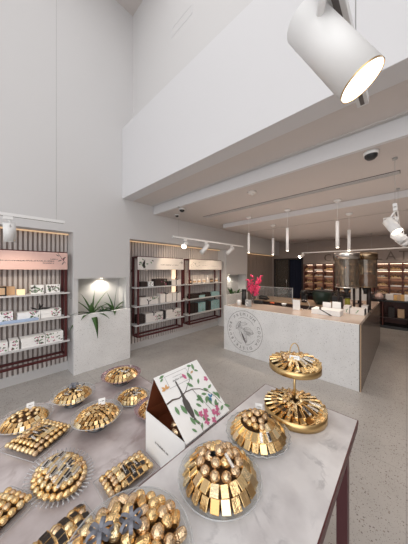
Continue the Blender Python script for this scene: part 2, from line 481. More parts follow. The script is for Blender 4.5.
# ------------------------------------------------------------------ planters
def aloe(name, label, cx, cy, z, n, L, seed, blades=None):
    rnd = random.Random(seed); t = thing(name, label, 'plant', (cx, cy, z))
    lst = blades or [(rnd.uniform(0, 2*PI), rnd.uniform(.5, 1.3), rnd.uniform(.6, 1)*L) for _ in range(n)]
    for (az, tilt, l) in lst:
        b = BM(); m = 7; prev = None
        dx, dy = math.cos(az), math.sin(az); px, py = -dy, dx
        for i in range(m+1):
            s = i/m; bend = tilt+s*.55*tilt
            h = l*s*math.cos(bend*.75); rr = l*s*math.sin(bend*.75)
            w = (.046 if L > .3 else .026)*(1-s**1.7)*(l/.3)**.3*(.65+.7*s*(1-s)*2)+.001
            c = Vector((dx*rr, dy*rr, h))
            row = [b.verts.new(c+Vector((px*w, py*w, .010*(1-s)))), b.verts.new(c+Vector((0, 0, -.010*(1-s)))), b.verts.new(c+Vector((-px*w, -py*w, .010*(1-s))))]
            if prev:
                for k in range(2):
                    f = b.faces.new((prev[k], prev[k+1], row[k+1], row[k])); f.smooth = True
                f = b.faces.new((prev[2], prev[0], row[0], row[2])); f.smooth = True
            prev = row
        obj('leaf', b, 'leaf' if rnd.random() < .7 else 'leaf2', t)
    return t
def planter(x0, x1, label):
    t = thing('planter', label, 'planter', (x0, YL, 0))
    w = x1-x0
    b = BM(); box(b, -.0, w, -.03, -.002, 0, .93, bev=.002)
    box(b, .072, w-.072, -.0018, .03, .0, .93)
    obj('front_panel', b, 'terr', t)
    b = BM(); box(b, .075, w-.075, .03, .295, .84, .89); obj('soil', b, 'soil', t)
    return t
planter(1.03, 1.97, 'white terrazzo planter built into the near column left of the middle shelves')
planter(4.94, 6.07, 'far white terrazzo planter in the second column beyond the counter')
# plants of the near niche: big fan of blades left, second right
to_cam = math.atan2(-3.9, -1.5)
aloe('aloe_plant', 'large spiky aloe spilling over the near planter on its left side', 1.35, 3.93, .885, 9, .4, 3,
     [(PI+.35, 1.75, .46), (to_cam+.25, 1.95, .50), (-.25, .9, .36), (to_cam+.9, 1.5, .36), (-.15, .5, .50), (PI+.1, .75, .56), (0, .1, .44), (-.6, 1.35, .42), (to_cam-.4, 1.4, .36), (PI+.2, .4, .42), (PI+.4, 1.25, .42), (-.9, .9, .4), (-.4, 1.8, .4), (to_cam, .7, .34)])
aloe('aloe_plant', 'smaller upright aloe at the right end of the near planter', 1.74, 3.95, .885, 7, .34, 8,
     [(-.1, 1.2, .36), (PI+.1, 1.1, .40), (to_cam, 1.4, .34), (-.3, .10, .50), (-.2, .8, .42), (PI+.3, 1.4, .38), (-.5, 1.5, .36), (PI+.5, .8, .36), (PI, .3, .4)])
aloe('aloe_plant', 'leafy bromeliad between the two aloes in the near planter', 1.55, 3.92, .885, 8, .24, 5,
     [(i*.8, .8+.3*(i % 2), .2) for i in range(8)])
aloe('aloe_plant', 'dark spiky plant in the far lit column niche', 5.4, 3.93, .885, 9, .34, 21)
aloe('aloe_plant', 'second dark spiky plant at the right of the far column niche', 5.75, 3.95, .885, 7, .32, 22)
# niche lights
def pt(loc, e, col=(1, .8, .6), r=.03):
    l = bpy.data.lights.new('lamp', 'POINT'); l.energy = e; l.color = col; l.shadow_soft_size = r
    o = bpy.data.objects.new('niche_lamp_light', l); o.location = loc; C.objects.link(o); return o
def spot(loc, to, e, ang=60, col=(1, .84, .66), r=.03, blend=.6):
    l = bpy.data.lights.new('spot', 'SPOT'); l.energy = e; l.color = col; l.spot_size = math.radians(ang); l.spot_blend = blend; l.shadow_soft_size = r
    o = bpy.data.objects.new('spot_light', l); o.location = loc; C.objects.link(o)
    o.rotation_euler = (Vector(to)-Vector(loc)).to_track_quat('-Z', 'Y').to_euler(); return o
def area(loc, to, sx, sy, e, col=(1, 1, 1)):
    l = bpy.data.lights.new('area', 'AREA'); l.shape = 'RECTANGLE'; l.size = sx; l.size_y = sy; l.energy = e; l.color = col
    o = bpy.data.objects.new('area_light', l); o.location = loc; C.objects.link(o)
    o.rotation_euler = (Vector(to)-Vector(loc)).to_track_quat('-Z', 'Y').to_euler(); return o
for cx, lab in ((1.55, 'small recessed downlight in the top of the near niche'), (5.4, 'small recessed downlight in the top of the far niche')):
    b = BM(); cyl(b, (cx, 4.03, 1.500), (cx, 4.03, 1.5095), .022, seg=16); tag(obj('niche_downlight', b, 'lamp_on'), lab, 'light')
    spot((cx, 4.0, 1.495), (cx, 4.08, .9), 12 if cx < 2 else 12, 140, (1, .9, .75))

# ------------------------------------------------------------------ shelving units
def rails(bm, x0, x1, y0, y1, z, s=.016):
    for y in (y0, y1): box(bm, x0, x1, y-s, y+s, z-s, z+s)
    for x in (x0, x1): box(bm, x-s, x+s, y0, y1, z-s, z+s)
def shelving(x0, x1, label, sign_mat, kind):
    t = thing('shelving_unit', label, 'shelving', (x0, 3.83, .31))
    L = x1-x0; H = 1.615; D = .235; s = .016
    for x in (s, L-s):
        for y in (s, D-s):
            b = BM(); box(b, x-s, x+s, y-s, y+s, 0, H, bev=.002); obj('post', b, 'maroon', t)
    b = BM(); rails(b, s, L-s, s, D-s, s, s*.98); obj('bottom_rail', b, 'maroon', t)
    b = BM(); rails(b, s, L-s, s, D-s, H-s, s*.98); obj('top_rail', b, 'maroon', t)
    for z in (.235, .605, .975):
        b = BM(); box(b, -.07, L+.03, -.03, D-.002, z, z+.022, bev=.002); obj('shelf', b, 'shelf', t)
    for x in (s, L-s):
        b = BM(); box(b, x-.006, x+.006, D-.002, D+.07, 1.30, 1.35); obj('wall_bracket', b, 'maroon', t)
    b = BM(); box(b, -.012 if kind != 'pink' else 0, L-.0, -.028, -.004, 1.345, 1.60, bev=.006); sp = obj('sign_panel', b, sign_mat, t)
    mt = plane_matrix((0, -.0292, 1.345), (1, 0, 0), (0, 0, 1))
    b = BM(); rnd = random.Random(len(label))
    if kind == 'pink':
        scribble(b, mt, L-.50, L-.18, .125, .020, .0035, rnd=rnd); scribble(b, mt, L-.31, L-.17, .095, .016, .003, rnd=rnd)
        scribble(b, mt, L-.22, L-.13, .155, .016, .003, rnd=rnd); scribble(b, mt, L-.78, L-.50, .122, .012, .003, rnd=rnd)
    elif kind == 'bird':
        scribble(b, mt, .52, .80, .105, .022, .004, rnd=rnd); scribble(b, mt, .82, 1.0, .105, .014, .003, rnd=rnd)
    else:
        scribble(b, mt, .42, .62, .11, .016, .003, rnd=rnd); scribble(b, mt, .78, 1.05, .10, .016, .003, rnd=rnd)
    obj('lettering', b, 'ink' if kind != 'gold' else 'ink_light', sp)
    b = BM()
    if kind == 'pink':
        stroke(b, mt, [(L-.13, .25), (L-.09, .19), (L-.03, .10)], .006)
        for a, c, e, g in ((.11, .20, 2.6, .05), (.09, .17, -.4, .06), (.075, .15, 3.6, .06), (.07, .16, .6, .06), (.05, .12, 4.2, .055), (.06, .13, 1.3, .07)):
            leaf_shape(b, mt, L-a, c, g, .014, e, rnd.choice((0, 0, 1)))
        obj('plant_print', b, ['ink', 'print_pink'], sp)
    elif kind == 'bird':
        for k in range(16):
            leaf_shape(b, mt, .03+rnd.random()*.27, .03+rnd.random()*.17, rnd.uniform(.03, .06), .024, rnd.uniform(0, 6.2), rnd.choice((0, 0, 1, 2)))
        stroke(b, mt, [(.12, .04), (.12, .13), (.14, .20)], [.03, .045, .012], 1)
        leaf_shape(b, mt, .10, .05, .13, .05, 1.4, 1)
        for k in range(5): leaf_shape(b, mt, L-.12+rnd.random()*.06, .12+rnd.random()*.09, .05, .01, rnd.uniform(0, 6), 1)
        obj('bird_print', b, ['print_green', 'ink', 'ink_light'], sp)
    else:
        for k in range(14): leaf_shape(b, mt, .05+rnd.random()*.26, .04+rnd.random()*.15, rnd.uniform(.03, .06), .014, rnd.uniform(0, 6.2))
        obj('plant_print', b, ['ink_light'], sp)
    return t
shelving(-.30, .955, 'maroon framed shelving unit with a pink sign panel on the near slatted wall', 'pink', 'pink')
shelving(2.16, 3.33, 'maroon framed shelving unit with white sign panel printed with black and green birds', 'cream', 'bird')
shelving(3.53, 4.76, 'maroon framed shelving unit with warm lit cream sign panel, farthest along the wall', 'cream', 'gold')
ZS = {1: 1.308, 2: .938, 3: .568}     # top faces of the three shelves

def gift_box(name, label, x0, x1, z, h, mat='paper', deco=None, y=3.85, depth=.16, group=None, rnd=random, cat='box', ends='floral'):
    t = thing(name, label, cat, (x0, y, z), 0, group)
    w = x1-x0
    b = BM(); box(b, 0, w, 0, depth, .0005, h-.012, bev=.0015); obj('base', b, mat, t)
    b = BM(); box(b, -.0015, w+.0015, -.0015, depth+.0015, h-.0125, h, bev=.0015); obj('lid', b, mat, t)
    mt = plane_matrix((0, -.003, 0), (1, 0, 0), (0, 0, 1))
    if deco == 'floral':
        b = BM()
        k = max(6, int(w/.02))
        xs = [rnd.uniform(w*.55, w-.02) for _ in range(k)] if w > .25 else [rnd.uniform(.01, w-.02) for _ in range(k)]
        for x in xs: leaf_shape(b, mt, x, rnd.uniform(.008, h-.012), min(.035, h*.5), .013, rnd.uniform(.3, 2.8), rnd.choice((0, 0, 1, 2, 3)))
        obj('floral_print', b, ['print_green', 'print_brown', 'print_pink', 'ink_light'], t)
    elif deco == 'jungle':
        b = BM()
        for _ in range(26): leaf_shape(b, mt, rnd.uniform(.005, w-.02), rnd.uniform(.008, h-.03), .035, .016, rnd.uniform(.2, 2.9), rnd.choice((0, 0, 1, 3, 3)))
        obj('leaf_print', b, ['print_green', 'print_brown', 'print_pink', 'ink_light'], t)
    elif deco == 'ribbon':
        b = BM(); box(b, w*.42, w*.42+.02, -.004, depth+.004, 0.001, h+.002)
        for s in (-1, 1): leaf_shape(b, plane_matrix((w*.42+.01, -.005, h-.01), (1, 0, 0), (0, 0, 1)), 0, 0, .07, .02, PI/2-s*1.0-.3, 0)
        obj('ribbon', b, 'black', t)
    elif deco == 'frame':
        b = BM()
        box(b, .0, w, -.006, -.003, 0, .015); box(b, 0, w, -.006, -.003, h-.015, h); box(b, 0, .015, -.006, -.003, 0, h); box(b, w-.015, w, -.006, -.003, 0, h)
        obj('frame', b, 'black', t)
    return t
R1 = random.Random(5)
u = lambda px: on_y(px, 3.85)
# --- near unit
gift_box('gift_box', 'black framed box with copper print at the left edge on top pink-sign shelf', -.06, u(6.5), ZS[1], .125, 'kraft', 'frame', rnd=R1)
gift_box('gift_box', 'plain kraft brown box on the top shelf under the pink sign', u(7), u(15.5), ZS[1], .115, 'kraft', y=3.92, depth=.12)
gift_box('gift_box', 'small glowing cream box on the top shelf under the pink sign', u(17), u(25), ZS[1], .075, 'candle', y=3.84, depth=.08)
gift_box('gift_box', 'green leaf printed box on the top shelf, left of its twin', u(31), u(44), ZS[1], .125, 'paper', 'jungle', rnd=R1, depth=.14)
gift_box('gift_box', 'green leaf printed box on the top shelf nearest the right post', u(46.5), u(60), ZS[1], .125, 'paper', 'jungle', rnd=R1, depth=.14)
g = 'white floral boxes stacked on the lower shelves of the pink-sign unit'
for s, (a, c, n, hh, where) in enumerate(((-14, 13.5, 3, .048, 'left stack of the middle shelf'), (17.5, 41, 2, .058, 'middle stack of the middle shelf'), (41.3, 62, 2, .062, 'right stack of the middle shelf'))):
    for k in range(n):
        gift_box('gift_box', 'white floral box, %s in the %s under the pink sign' % (('bottom', 'second', 'topmost')[k], where), u(a)+R1.uniform(0, .01), u(c), ZS[2]+k*hh, hh-.001, 'paper', 'floral', y=3.90, depth=.14, rnd=R1)
gift_box('gift_box', 'flat pale blue box at the front of the middle shelf under the pink sign', -.12, u(38), ZS[2], .028, 'blue', y=3.80, depth=.09)
for a, c, n, hh, where in ((-14, 8, 3, .042, 'left stack'), (8.3, 19, 3, .045, 'second stack'), (20.5, 45, 3, .045, 'long third stack'), (45.3, 63, 3, .05, 'right stack')):
    for k in range(n):
        gift_box('gift_box', 'white floral box, %s of the %s on the lowest pink-sign shelf' % (('bottom', 'middle', 'top')[k], where), u(a)+R1.uniform(0, .012), u(c)-.003, ZS[3]+k*hh, hh-.001, 'paper', 'floral', y=3.83, depth=.18, rnd=R1)
# bow bird ornament lying on the right stack
b = BM(); mt = plane_matrix((u(41), 3.93, ZS[2]+.127), (1, 0, 0), (0, 0, 1))
for a, c, e in ((0, 0, .25), (0, 0, 2.7), (0, 0, .9), (.06, .005, .1), (.02, 0, 1.6)): leaf_shape(b, mt, a-.02, c, .1, .02, e)
r = bmesh.ops.extrude_face_region(b, geom=list(b.faces))
for v in r['geom']:
    if isinstance(v, bmesh.types.BMVert): v.co.y += .012
tag(obj('ribbon_bow', b, 'black'), 'black ribbon bow lying on the white boxes of the middle shelf', 'bow')

# --- unit with the bird sign
def bx2(pa, pb, z, h, mat, deco, label, y=3.87, depth=.15, name='gift_box'):
    y = max(y, 3.87); depth = min(depth, 4.025-y); pb = min(pb, 181) if pa < 185 else pb
    return gift_box(name, label, on_y(pa, y), on_y(pb, y), z, h, mat, deco, y=y, depth=depth, rnd=R1)
bx2(141, 147.5, ZS[1], .105, 'darkbox', None, 'small dark box, leftmost on the top shelf of the bird-sign unit')
bx2(148.5, 153.5, ZS[1], .10, 'paper', 'floral', 'small white printed box beside a dark one under the bird sign')
bx2(155, 167, ZS[1], .15, 'darkbox', 'floral', 'tall dark brown printed box in the middle under the bird sign', 3.88, .13)
bx2(168, 171.5, ZS[1], .09, 'black', None, 'little black box on the top shelf under the bird sign')
bx2(172, 183.5, ZS[1], .125, 'cream', 'ribbon', 'cream box with black ribbon, right end of the bird-sign top shelf')
bx2(138.8, 146, ZS[2]+.0, .17, 'darkbox', None, 'dark box behind the white one on the bird-sign middle shelf', 3.985, .04)
bx2(140, 158.5, ZS[2], .075, 'cream', 'ribbon', 'lower wide white box with black ribbon under the bird sign', 3.83, .12)
bx2(140.4, 158.5, ZS[2]+.076, .075, 'cream', 'floral', 'upper wide white box on the bird-sign middle shelf', 3.83, .12)
bx2(160.5, 172, ZS[2], .19, 'cream', 'ribbon', 'cream box with diagonal black bow, middle shelf of bird-sign unit', 3.84, .15)
bx2(173, 184, ZS[2], .19, 'cream', 'ribbon', 'cream box with black bow at the right end of bird-sign middle shelf', 3.84, .15)
for k in range(5):
    bx2(138.6, 145, ZS[3]+k*.036, .034, ('darkbox', 'cream')[k % 2 == 9], None, 'flat black box, number %s from the bottom, left stack, lowest bird-sign shelf' % ('one', 'two', 'three', 'four', 'five')[k], 3.84, .16)
for k in range(3):
    bx2(146, 163, ZS[3]+k*.06, .059, 'cream', 'floral' if k < 2 else 'ribbon', 'long cream box, %s of middle stack on the lowest bird-sign shelf' % ('bottom', 'middle', 'top')[k], 3.84, .16)
bx2(163.3, 165.6, ZS[3], .19, 'black', None, 'upright black box between the cream stacks of the bird-sign unit', 3.84, .16)
for k in range(3):
    bx2(166.3, 181.5, ZS[3]+k*.062, .061, 'cream', 'floral' if k < 2 else 'ribbon', 'long cream box, %s of the right stack on the lowest bird-sign shelf' % ('bottom', 'middle', 'top')[k], 3.84, .16)
# --- farthest unit: candles, flat dark boxes, teal boxes
def candle(x, z, label, s=1.0, dark=False):
    t = thing('candle_jar', label, 'candle', (x, 3.9, z), 0, 'candle jars on the top shelf of the farthest shelving unit')
    b = BM(); lathe(b, [(0, .001), (.040*s, .001), (.042*s, .004), (.042*s, .105*s), (.038*s, .105*s), (.038*s, .09*s), (0, .09*s)], 16); obj('jar', b, 'darkbox' if dark else 'cream', t)
    b = BM(); lathe(b, [(.0425*s, .03*s), (.0428*s, .032*s), (.0428*s, .07*s), (.0425*s, .072*s)], 16); obj('label_band', b, 'kraft', t)
    return t
for i, px in enumerate((190, 194.5, 199, 204, 211.5, 216.5)):
    candle(on_y(px, 3.9), ZS[1], 'round cream candle jar with a brown band on the far top shelf' if i not in (0, 4) else 'dark candle jar with brown band standing on the far top shelf', 1.0, i in (0, 4))
t = thing('gift_figure', 'tall pale bottle with round stopper among the candle jars', 'bottle', (on_y(207.5, 3.9), 3.9, ZS[1]))
b = BM(); lathe(b, [(0, .001), (.04, .001), (.045, .05), (.035, .11), (.014, .13), (.014, .15)], 16); obj('body', b, 'cream', t)
b = BM(); ball(b, (0, 0, .175), .026); obj('stopper', b, 'paper', t)
for i, (a, c, m, lab) in enumerate(((191, 199, 'darkbox', 'flat dark box, left on the middle shelf of the farthest unit'), (199.5, 205, 'teal', 'flat teal box between dark boxes on the far middle shelf'), (205.5, 211, 'darkbox', 'flat dark box beside teal on the far middle shelf'), (211.5, 220, 'teal', 'flat teal box at the right end of the far middle shelf'))):
    bx2(a, c, ZS[2], .06, m, None, lab+', lower of two', 3.85, .16)
    bx2(a+.3, c-.4, ZS[2]+.061, .045 if i % 2 else .055, 'teal' if i == 3 else 'darkbox', None, lab+', upper of two', 3.86, .14)
for k, (a, c, m) in enumerate(((191, 194.5, 'darkbox'), (195, 198.2, 'darkbox'), (198.6, 202, 'teal'), (202.4, 205.4, 'teal'), (205.8, 208, 'black'), (208.5, 211, 'darkbox'), (211.4, 214, 'teal'), (214.3, 217, 'teal'), (217.3, 220, 'teal'))):
    bx2(a, c, ZS[3], .24, m, 'floral' if m == 'teal' else None, 'upright %s box on the lowest shelf of farthest unit, %s from left' % ({'darkbox': 'dark brown', 'teal': 'teal printed', 'black': 'slim black'}[m], ('first', 'second', 'third', 'fourth', 'fifth', 'sixth', 'seventh', 'eighth', 'ninth')[k]), 3.85, .16)
# spotlit strip of slats, put in as a glowing panel, behind the bird-sign unit
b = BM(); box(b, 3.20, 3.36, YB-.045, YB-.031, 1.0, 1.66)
tag(obj('light_patch', b, plain('patch_glow', (1, .8, .6), .5, emit=(1, .75, .5), es=1.1)), 'warm patch of light on the slats behind the bird-sign unit, as glowing panel', 'light')

# ------------------------------------------------------------------ tables
T1Z, T2Z = .86, .63
def table(label, x0, x1, y0, y1, z, mat, legmat):
    t = thing('display_table', label, 'table', (x0, y0, 0))
    L, W = x1-x0, y1-y0
    e_ = .0045
    b = BM(); box(b, e_, L-e_, e_, W-e_, z-.018, z); obj('tabletop', b, mat, t)
    b = BM(); box(b, 0, L, 0, e_-.0002, z-.024, z-.0005); box(b, 0, L, W-e_+.0002, W, z-.024, z-.0005); box(b, 0, e_-.0002, e_, W-e_, z-.024, z-.0005); box(b, L-e_+.0002, L, e_, W-e_, z-.024, z-.0005); obj('edge_band', b, legmat if legmat == 'maroon' else 'maroon', t)
    b = BM(); s = .028
    for a in (.002, W-.002-s): box(b, .002, L-.002, a, a+s, z-.045, z-.0242)
    for a in (.002, L-.002-s): box(b, a, a+s, .03, W-.03, z-.045, z-.0242)
    obj('table_frame', b, legmat, t)
    for x in (.03, L-.08):
        for y in (.035, W-.085):
            b = BM(); box(b, x, x+.05, y, y+.05, .0, z-.0452, bev=.002); obj('leg', b, legmat, t)
    return t
A = on(356.4, 420.7, T1Z); B_ = on(265.8, 383, T1Z)
table('front marble display table with maroon legs nearest the camera', -.55, (A.x+B_.x)/2, .183, .712, T1Z, 'marble', 'maroon2')
table('lower pink-grey marble display table behind the front one', -1.15, 1.078, .735, 2.025, T2Z, 'marble2', 'maroon')

# ------------------------------------------------------------------ chocolates
def mesh_of(name, bm, mats):
    me = bpy.data.meshes.new(name); bmesh.ops.recalc_face_normals(bm, faces=bm.faces); bm.to_mesh(me); bm.free()
    for m in mats: me.materials.append(M[m])
    return me
KM = {}
def make_ball(sd, mats):
    b = BM(); rr = bmesh.ops.create_icosphere(b, subdivisions=3, radius=.5)
    for v in rr['verts']:
        n = noise.noise(v.co*5+Vector((sd, 0, 0))); n2 = noise.noise(v.co*13+Vector((0, sd, 0)))
        v.co *= 1+.07*n+.035*n2; v.co.z *= .95
    for f in b.faces: f.smooth = True
    return mesh_of('chocolate_ball', b, mats)
KM['ball'] = [make_ball(1, ['gold']), make_ball(2, ['gold2']), make_ball(3, ['gold']), make_ball(4, ['bronze'])]
KM['bronzeball'] = [make_ball(7, ['bronze']), make_ball(9, ['bronze']), make_ball(8, ['gold'])]
def make_square(mats, top=False, l=1, w=1, h=.32):
    b = BM(); box(b, -l/2, l/2, -w/2, w/2, -h/2, h/2, bev=.05)
    for v in b.verts: v.co *= 1+.03*noise.noise(v.co*4)
    if top:
        box(b, -l*.40, l*.40, -w*.40, w*.40, h/2-.02, h/2+.10, bev=.03, mi=1)
    return mesh_of('chocolate_square', b, mats)
KM['square'] = [make_square(['flat1']), make_square(['flat2']), make_square(['gold'], w=.94), make_square(['flat3']), make_square(['flat1'], l=.95, w=.9)]
KM['black'] = [make_square(['gold3', 'choc'], True), make_square(['gold', 'choc'], True)]
KM['bar'] = [make_square(['flat2'], l=1.0, w=.30, h=.28), make_square(['flat1'], l=1.0, w=.30, h=.28)]
KM['silverbar'] = [make_square(['silver', 'choc'], True, l=1, w=.30, h=.24), make_square(['silver'], l=1.0, w=.26, h=.26)]
def make_barrel(sd, mats):
    b = BM(); prof = [(0, -.5), (.24, -.5), (.36, -.38), (.42, 0), (.36, .38), (.24, .5), (0, .5)]
    lathe(b, prof, 9)
    for v in b.verts: v.co *= 1+.10*noise.noise(v.co*3+Vector((sd, sd, 0)))
    for v in b.verts: v.co = Matrix.Rotation(PI/2, 4, 'Y') @ v.co
    for f in b.faces: f.smooth = False
    return mesh_of('chocolate_barrel', b, mats)
KM['barrel'] = [make_barrel(1, ['gold']), make_barrel(5, ['bronze']), make_barrel(9, ['gold3'])]
NAMES = {'ball': ('foil_chocolate_ball', 'round gold foil chocolate'), 'bronzeball': ('foil_chocolate_ball', 'round bronze foil chocolate'),
         'square': ('foil_chocolate_square', 'square gold foil chocolate'),
         'black': ('topped_chocolate_square', 'black topped gold square chocolate'), 'bar': ('foil_chocolate_stick', 'slim gold foil chocolate stick'),
         'silverbar': ('silver_chocolate_stick', 'slim silver and black chocolate stick'), 'barrel': ('faceted_chocolate', 'faceted gold foil praline')}
CH = []      # (kind, matrix, where)
rc = random.Random(77)
def put(kind, base, m, size, where):
    s = size if isinstance(size, tuple) else (size,)*3
    CH.append((kind, base @ m @ Matrix.Diagonal((*s, 1)), where))
def ring(base, where, kind, r, z, n, tilt, size, a0=0, a1=360, twist=0, off=0, jit=.05, shingle=.22, oval=1.0):
    full = (a1-a0) >= 360
    for i in range(n):
        a = math.radians(a0+(a1-a0)*(i+off)/(n if full else max(1, n-1)))
        m = Matrix.Translation((r*math.cos(a), r*oval*math.sin(a), z+rc.uniform(-.0015, .0015))) @ Matrix.Rotation(a+rc.uniform(-jit, jit), 4, 'Z') @ Matrix.Rotation(math.radians(tilt), 4, 'Y')
        if kind in ('ball', 'bronzeball', 'barrel'): m = m @ Matrix.Rotation(rc.uniform(0, 6.28), 4, rc.choice('XYZ')) if kind != 'barrel' else m @ Matrix.Rotation(PI/2+rc.uniform(-.5, .5), 4, 'Z')
        else: m = m @ Matrix.Rotation(shingle+rc.uniform(-.12, .12), 4, 'X') @ Matrix.Rotation(twist, 4, 'Z')
        put(kind, base, m, size, where)
TRAY_N = 0
def plate_parts(t, R, style, foot, wave=0):
    """glass plate; its top surface is at z=foot+.006"""
    f = foot
    b = BM()
    if style == 'flat':
        lathe(b, [(0, f), (R*.62, f), (R*.72, f+.002), (R, f+.016), (R, f+.020), (R*.72, f+.0065), (0, f+.005)], 48, wob=wave, nw=24)
    else:
        lathe(b, [(0, f), (R*.55, f), (R*.8, f+.010), (R, f+.034), (R*1.0, f+.037), (R*.78, f+.0145), (R*.5, f+.005), (0, f+.005)], 48, wob=wave, nw=24)
    obj('plate', b, 'mauve' if style == 'mauve' else 'glass', t)
    b = BM(); zr = f+(.018 if style == 'flat' else .0355)
    tube(b, [(R*(1+wave*math.cos(24*2*PI*i/96))*math.cos(2*PI*i/96), R*(1+wave*math.cos(24*2*PI*i/96))*math.sin(2*PI*i/96), zr) for i in range(96)], .0022, 6, closed=True)
    obj('rim', b, 'rimglass' if style != 'mauve' else 'mauve', t)
    if foot > .01:
        b = BM(); lathe(b, [(0, .0005), (R*.42, .0005), (R*.42, .004), (R*.2, foot*.5), (R*.2, foot*.7), (R*.4, f-.0005), (0, f-.0005)], 32); obj('foot', b, 'footdark', t)  # dark foot colour stands for the reflection seen under the dish
def mound(t, R, H, z, oval=1):
    b = BM(); prof = [(0, z)]+[(R*math.cos(k*PI/16), z+.001+H*math.sin(k*PI/16)) for k in range(9)]
    lathe(b, prof, 32)
    for v in b.verts: v.co.y *= oval
    obj('mound', b, 'mound', t)
def round_tray(label, where, c, R, style, foot, z, rot=0, kinds='front', wave=0, tagc=False):
    t = thing('chocolate_tray', label, 'tray', (c.x, c.y, z), rot)
    plate_parts(t, R, style, foot, wave)
    base = Matrix.Translation((c.x, c.y, z+foot+.006)) @ Matrix.Rotation(rot, 4, 'Z')
    q = R/.165
    return t, base, q

def on_lift(px, py, z, lift):
    p = on(px, py, z+lift); return Vector((p.x, p.y, z))
def fit(xc, ytop, ybot, z):
    """centre and radius of a level disc at height z from its upper and lower outline"""
    dn = (EYE-z)*FP/(ybot-270); df = (EYE-z)*FP/(ytop-270); d = (dn+df)/2; l = (xc-204)/FP
    return Vector(((FX+l*HX)*d, (FY+l*HY)*d, 0)), (df-dn)/2
cam_dir = lambda c: math.degrees(math.atan2(-c.y, -c.x))
# (a) domed plate, front table centre
W = 'on the domed round plate at the front table middle'
c, r_ = fit(219.5, 441, 520.6, T1Z+.018)
t, base, q = round_tray('round clear plate of domed gold chocolates, middle of the front marble table', W, c, .155, 'flat', 0, T1Z)
mound(t, .118, .060, .0065)
ring(base, W, 'square', .124, .020, 22, 52, (.038, .031, .034), shingle=.3)
ring(base, W, 'square', .099, .045, 18, 40, (.036, .031, .034), off=.5, shingle=.3)
ring(base, W, 'bronzeball', .070, .062, 11, 0, .038, off=.3)
ring(base, W, 'bronzeball', .036, .080, 6, 0, .039, off=.3)
put('bronzeball', base, Matrix.Translation((0, 0, .098)), .040, W)
m = Matrix.Translation(base.translation) @ Matrix.Rotation(math.radians(cam_dir(c)), 4, 'Z') @ Matrix.Translation((.045, .035, .103)) @ Matrix.Rotation(.6, 4, 'Z') @ Matrix.Rotation(.3, 4, 'Y')
put('silverbar', m, Matrix.Translation((0, 0, 0)), (.05, .045, .02), W)
b = BM()
rr = random.Random(2)
for k in range(16): leaf_shape(b, Matrix.Rotation(k*.4, 4, 'Z') @ Matrix.Rotation(-.6-.4*(k % 3), 4, 'Y'), 0, 0, .017, .009, 0)
fl = obj('black_flower', b, 'black', loc=m @ Vector((-.03, -.055, .012))); tag(fl, 'small black paper flower tucked in the middle front-table dome', 'decoration')
# (b) scalloped plate
W = 'on the scalloped plate beside the cake stand'
c, r_ = fit(257.3, 407, 457.5, T1Z+.024); rb_ = .147; dn_ = (EYE-T1Z-.024)*FP/187.5; c = c*((dn_+rb_)/(c.x*FX+c.y*FY))
t, base, q = round_tray('scalloped clear plate of gold chocolates with white card, beside the two-tier stand', W, c, .147, 'flat', .006, T1Z, wave=.02)
mound(t, .108, .050, .0125)
cd = cam_dir(c)
ring(base, W, 'square', .114, .018, 21, 50, (.036, .030, .034))
ring(base, W, 'square', .090, .042, 14, 38, (.038, .033, .032), cd-110, cd+110)
ring(base, W, 'black', .088, .050, 7, 40, (.032, .032, .028), cd+130, cd+235)
ring(base, W, 'black', .064, .062, 5, 25, (.030, .030, .028), cd+120, cd+220)
ring(base, W, 'square', .062, .062, 6, 20, (.034, .032, .03), cd+20, cd+110)
ring(base, W, 'bronzeball', .034, .078, 6, 0, .031)
ring(base, W, 'bronzeball', .058, .072, 5, 0, .030, cd-90, cd+20)
put('bronzeball', base, Matrix.Translation((0, 0, .094)), .032, W)
ring(base, W, 'silverbar', .095, .052, 2, 50, (.036, .05, .05), cd+10, cd+30)
def card(p, w, h, rz, tilt, label, mark=True):
    t = thing('name_card', label, 'card', p, rz)
    b = BM(); box(b, -w/2, w/2, -.001, .001, 0, h, bev=.0004); bmesh.ops.rotate(b, verts=b.verts, cent=(0, 0, 0), matrix=Matrix.Rotation(tilt, 3, 'X')); obj('card', b, 'paper', t)
    b = BM(); mt = Matrix.Rotation(tilt, 4, 'X') @ plane_matrix((0, -.0016, 0), (1, 0, 0), (0, 0, 1))
    scribble(b, mt, -w*.3, w*.3, h*.55, h*.16, h*.03, rnd=rr); obj('lettering', b, 'ink', t)
a = math.radians(cd+175)
card((c.x+.088*math.cos(a), c.y+.088*math.sin(a), T1Z+.062), .036, .034, math.radians(cd)+PI/2, -.45, 'white square card standing on the scalloped plate')
# (c) two-tier stand
W = 'on the lower brass tier of the cake stand'
c, r_ = fit(294.5, 390.5, 433, T1Z+.02); c = c*(1.185/(c.x*FX+c.y*FY))
st = thing('cake_stand', 'two-tier brass cake stand of chocolates at the far corner of the front table', 'cake stand', (c.x, c.y, T1Z))
RL, RU, ZU = .160, .134, .245
b = BM(); lathe(b, [(0, .003), (RL-.01, .001), (RL, .004), (RL, .044), (RL-.004, .044), (RL-.004, .034), (0, .034)], 64); obj('lower_tier', b, 'brass', st)
b = BM(); lathe(b, [(0, ZU), (RU-.008, ZU), (RU, ZU+.003), (RU, ZU+.036), (RU-.004, ZU+.036), (RU-.004, ZU+.028), (0, ZU+.028)], 64); obj('upper_tier', b, 'brass', st)
b = BM(); cyl(b, (0, 0, .034), (0, 0, ZU), .006); cyl(b, (0, 0, ZU+.028), (0, 0, ZU+.07), .005); obj('pole', b, 'brass', st)
b = BM(); tube(b, [(.026*math.cos(x)*1.0*HX, .026*math.cos(x)*HY, ZU+.085+.055*math.sin(x)) for x in [PI*i/12 for i in range(13)]], .0028)
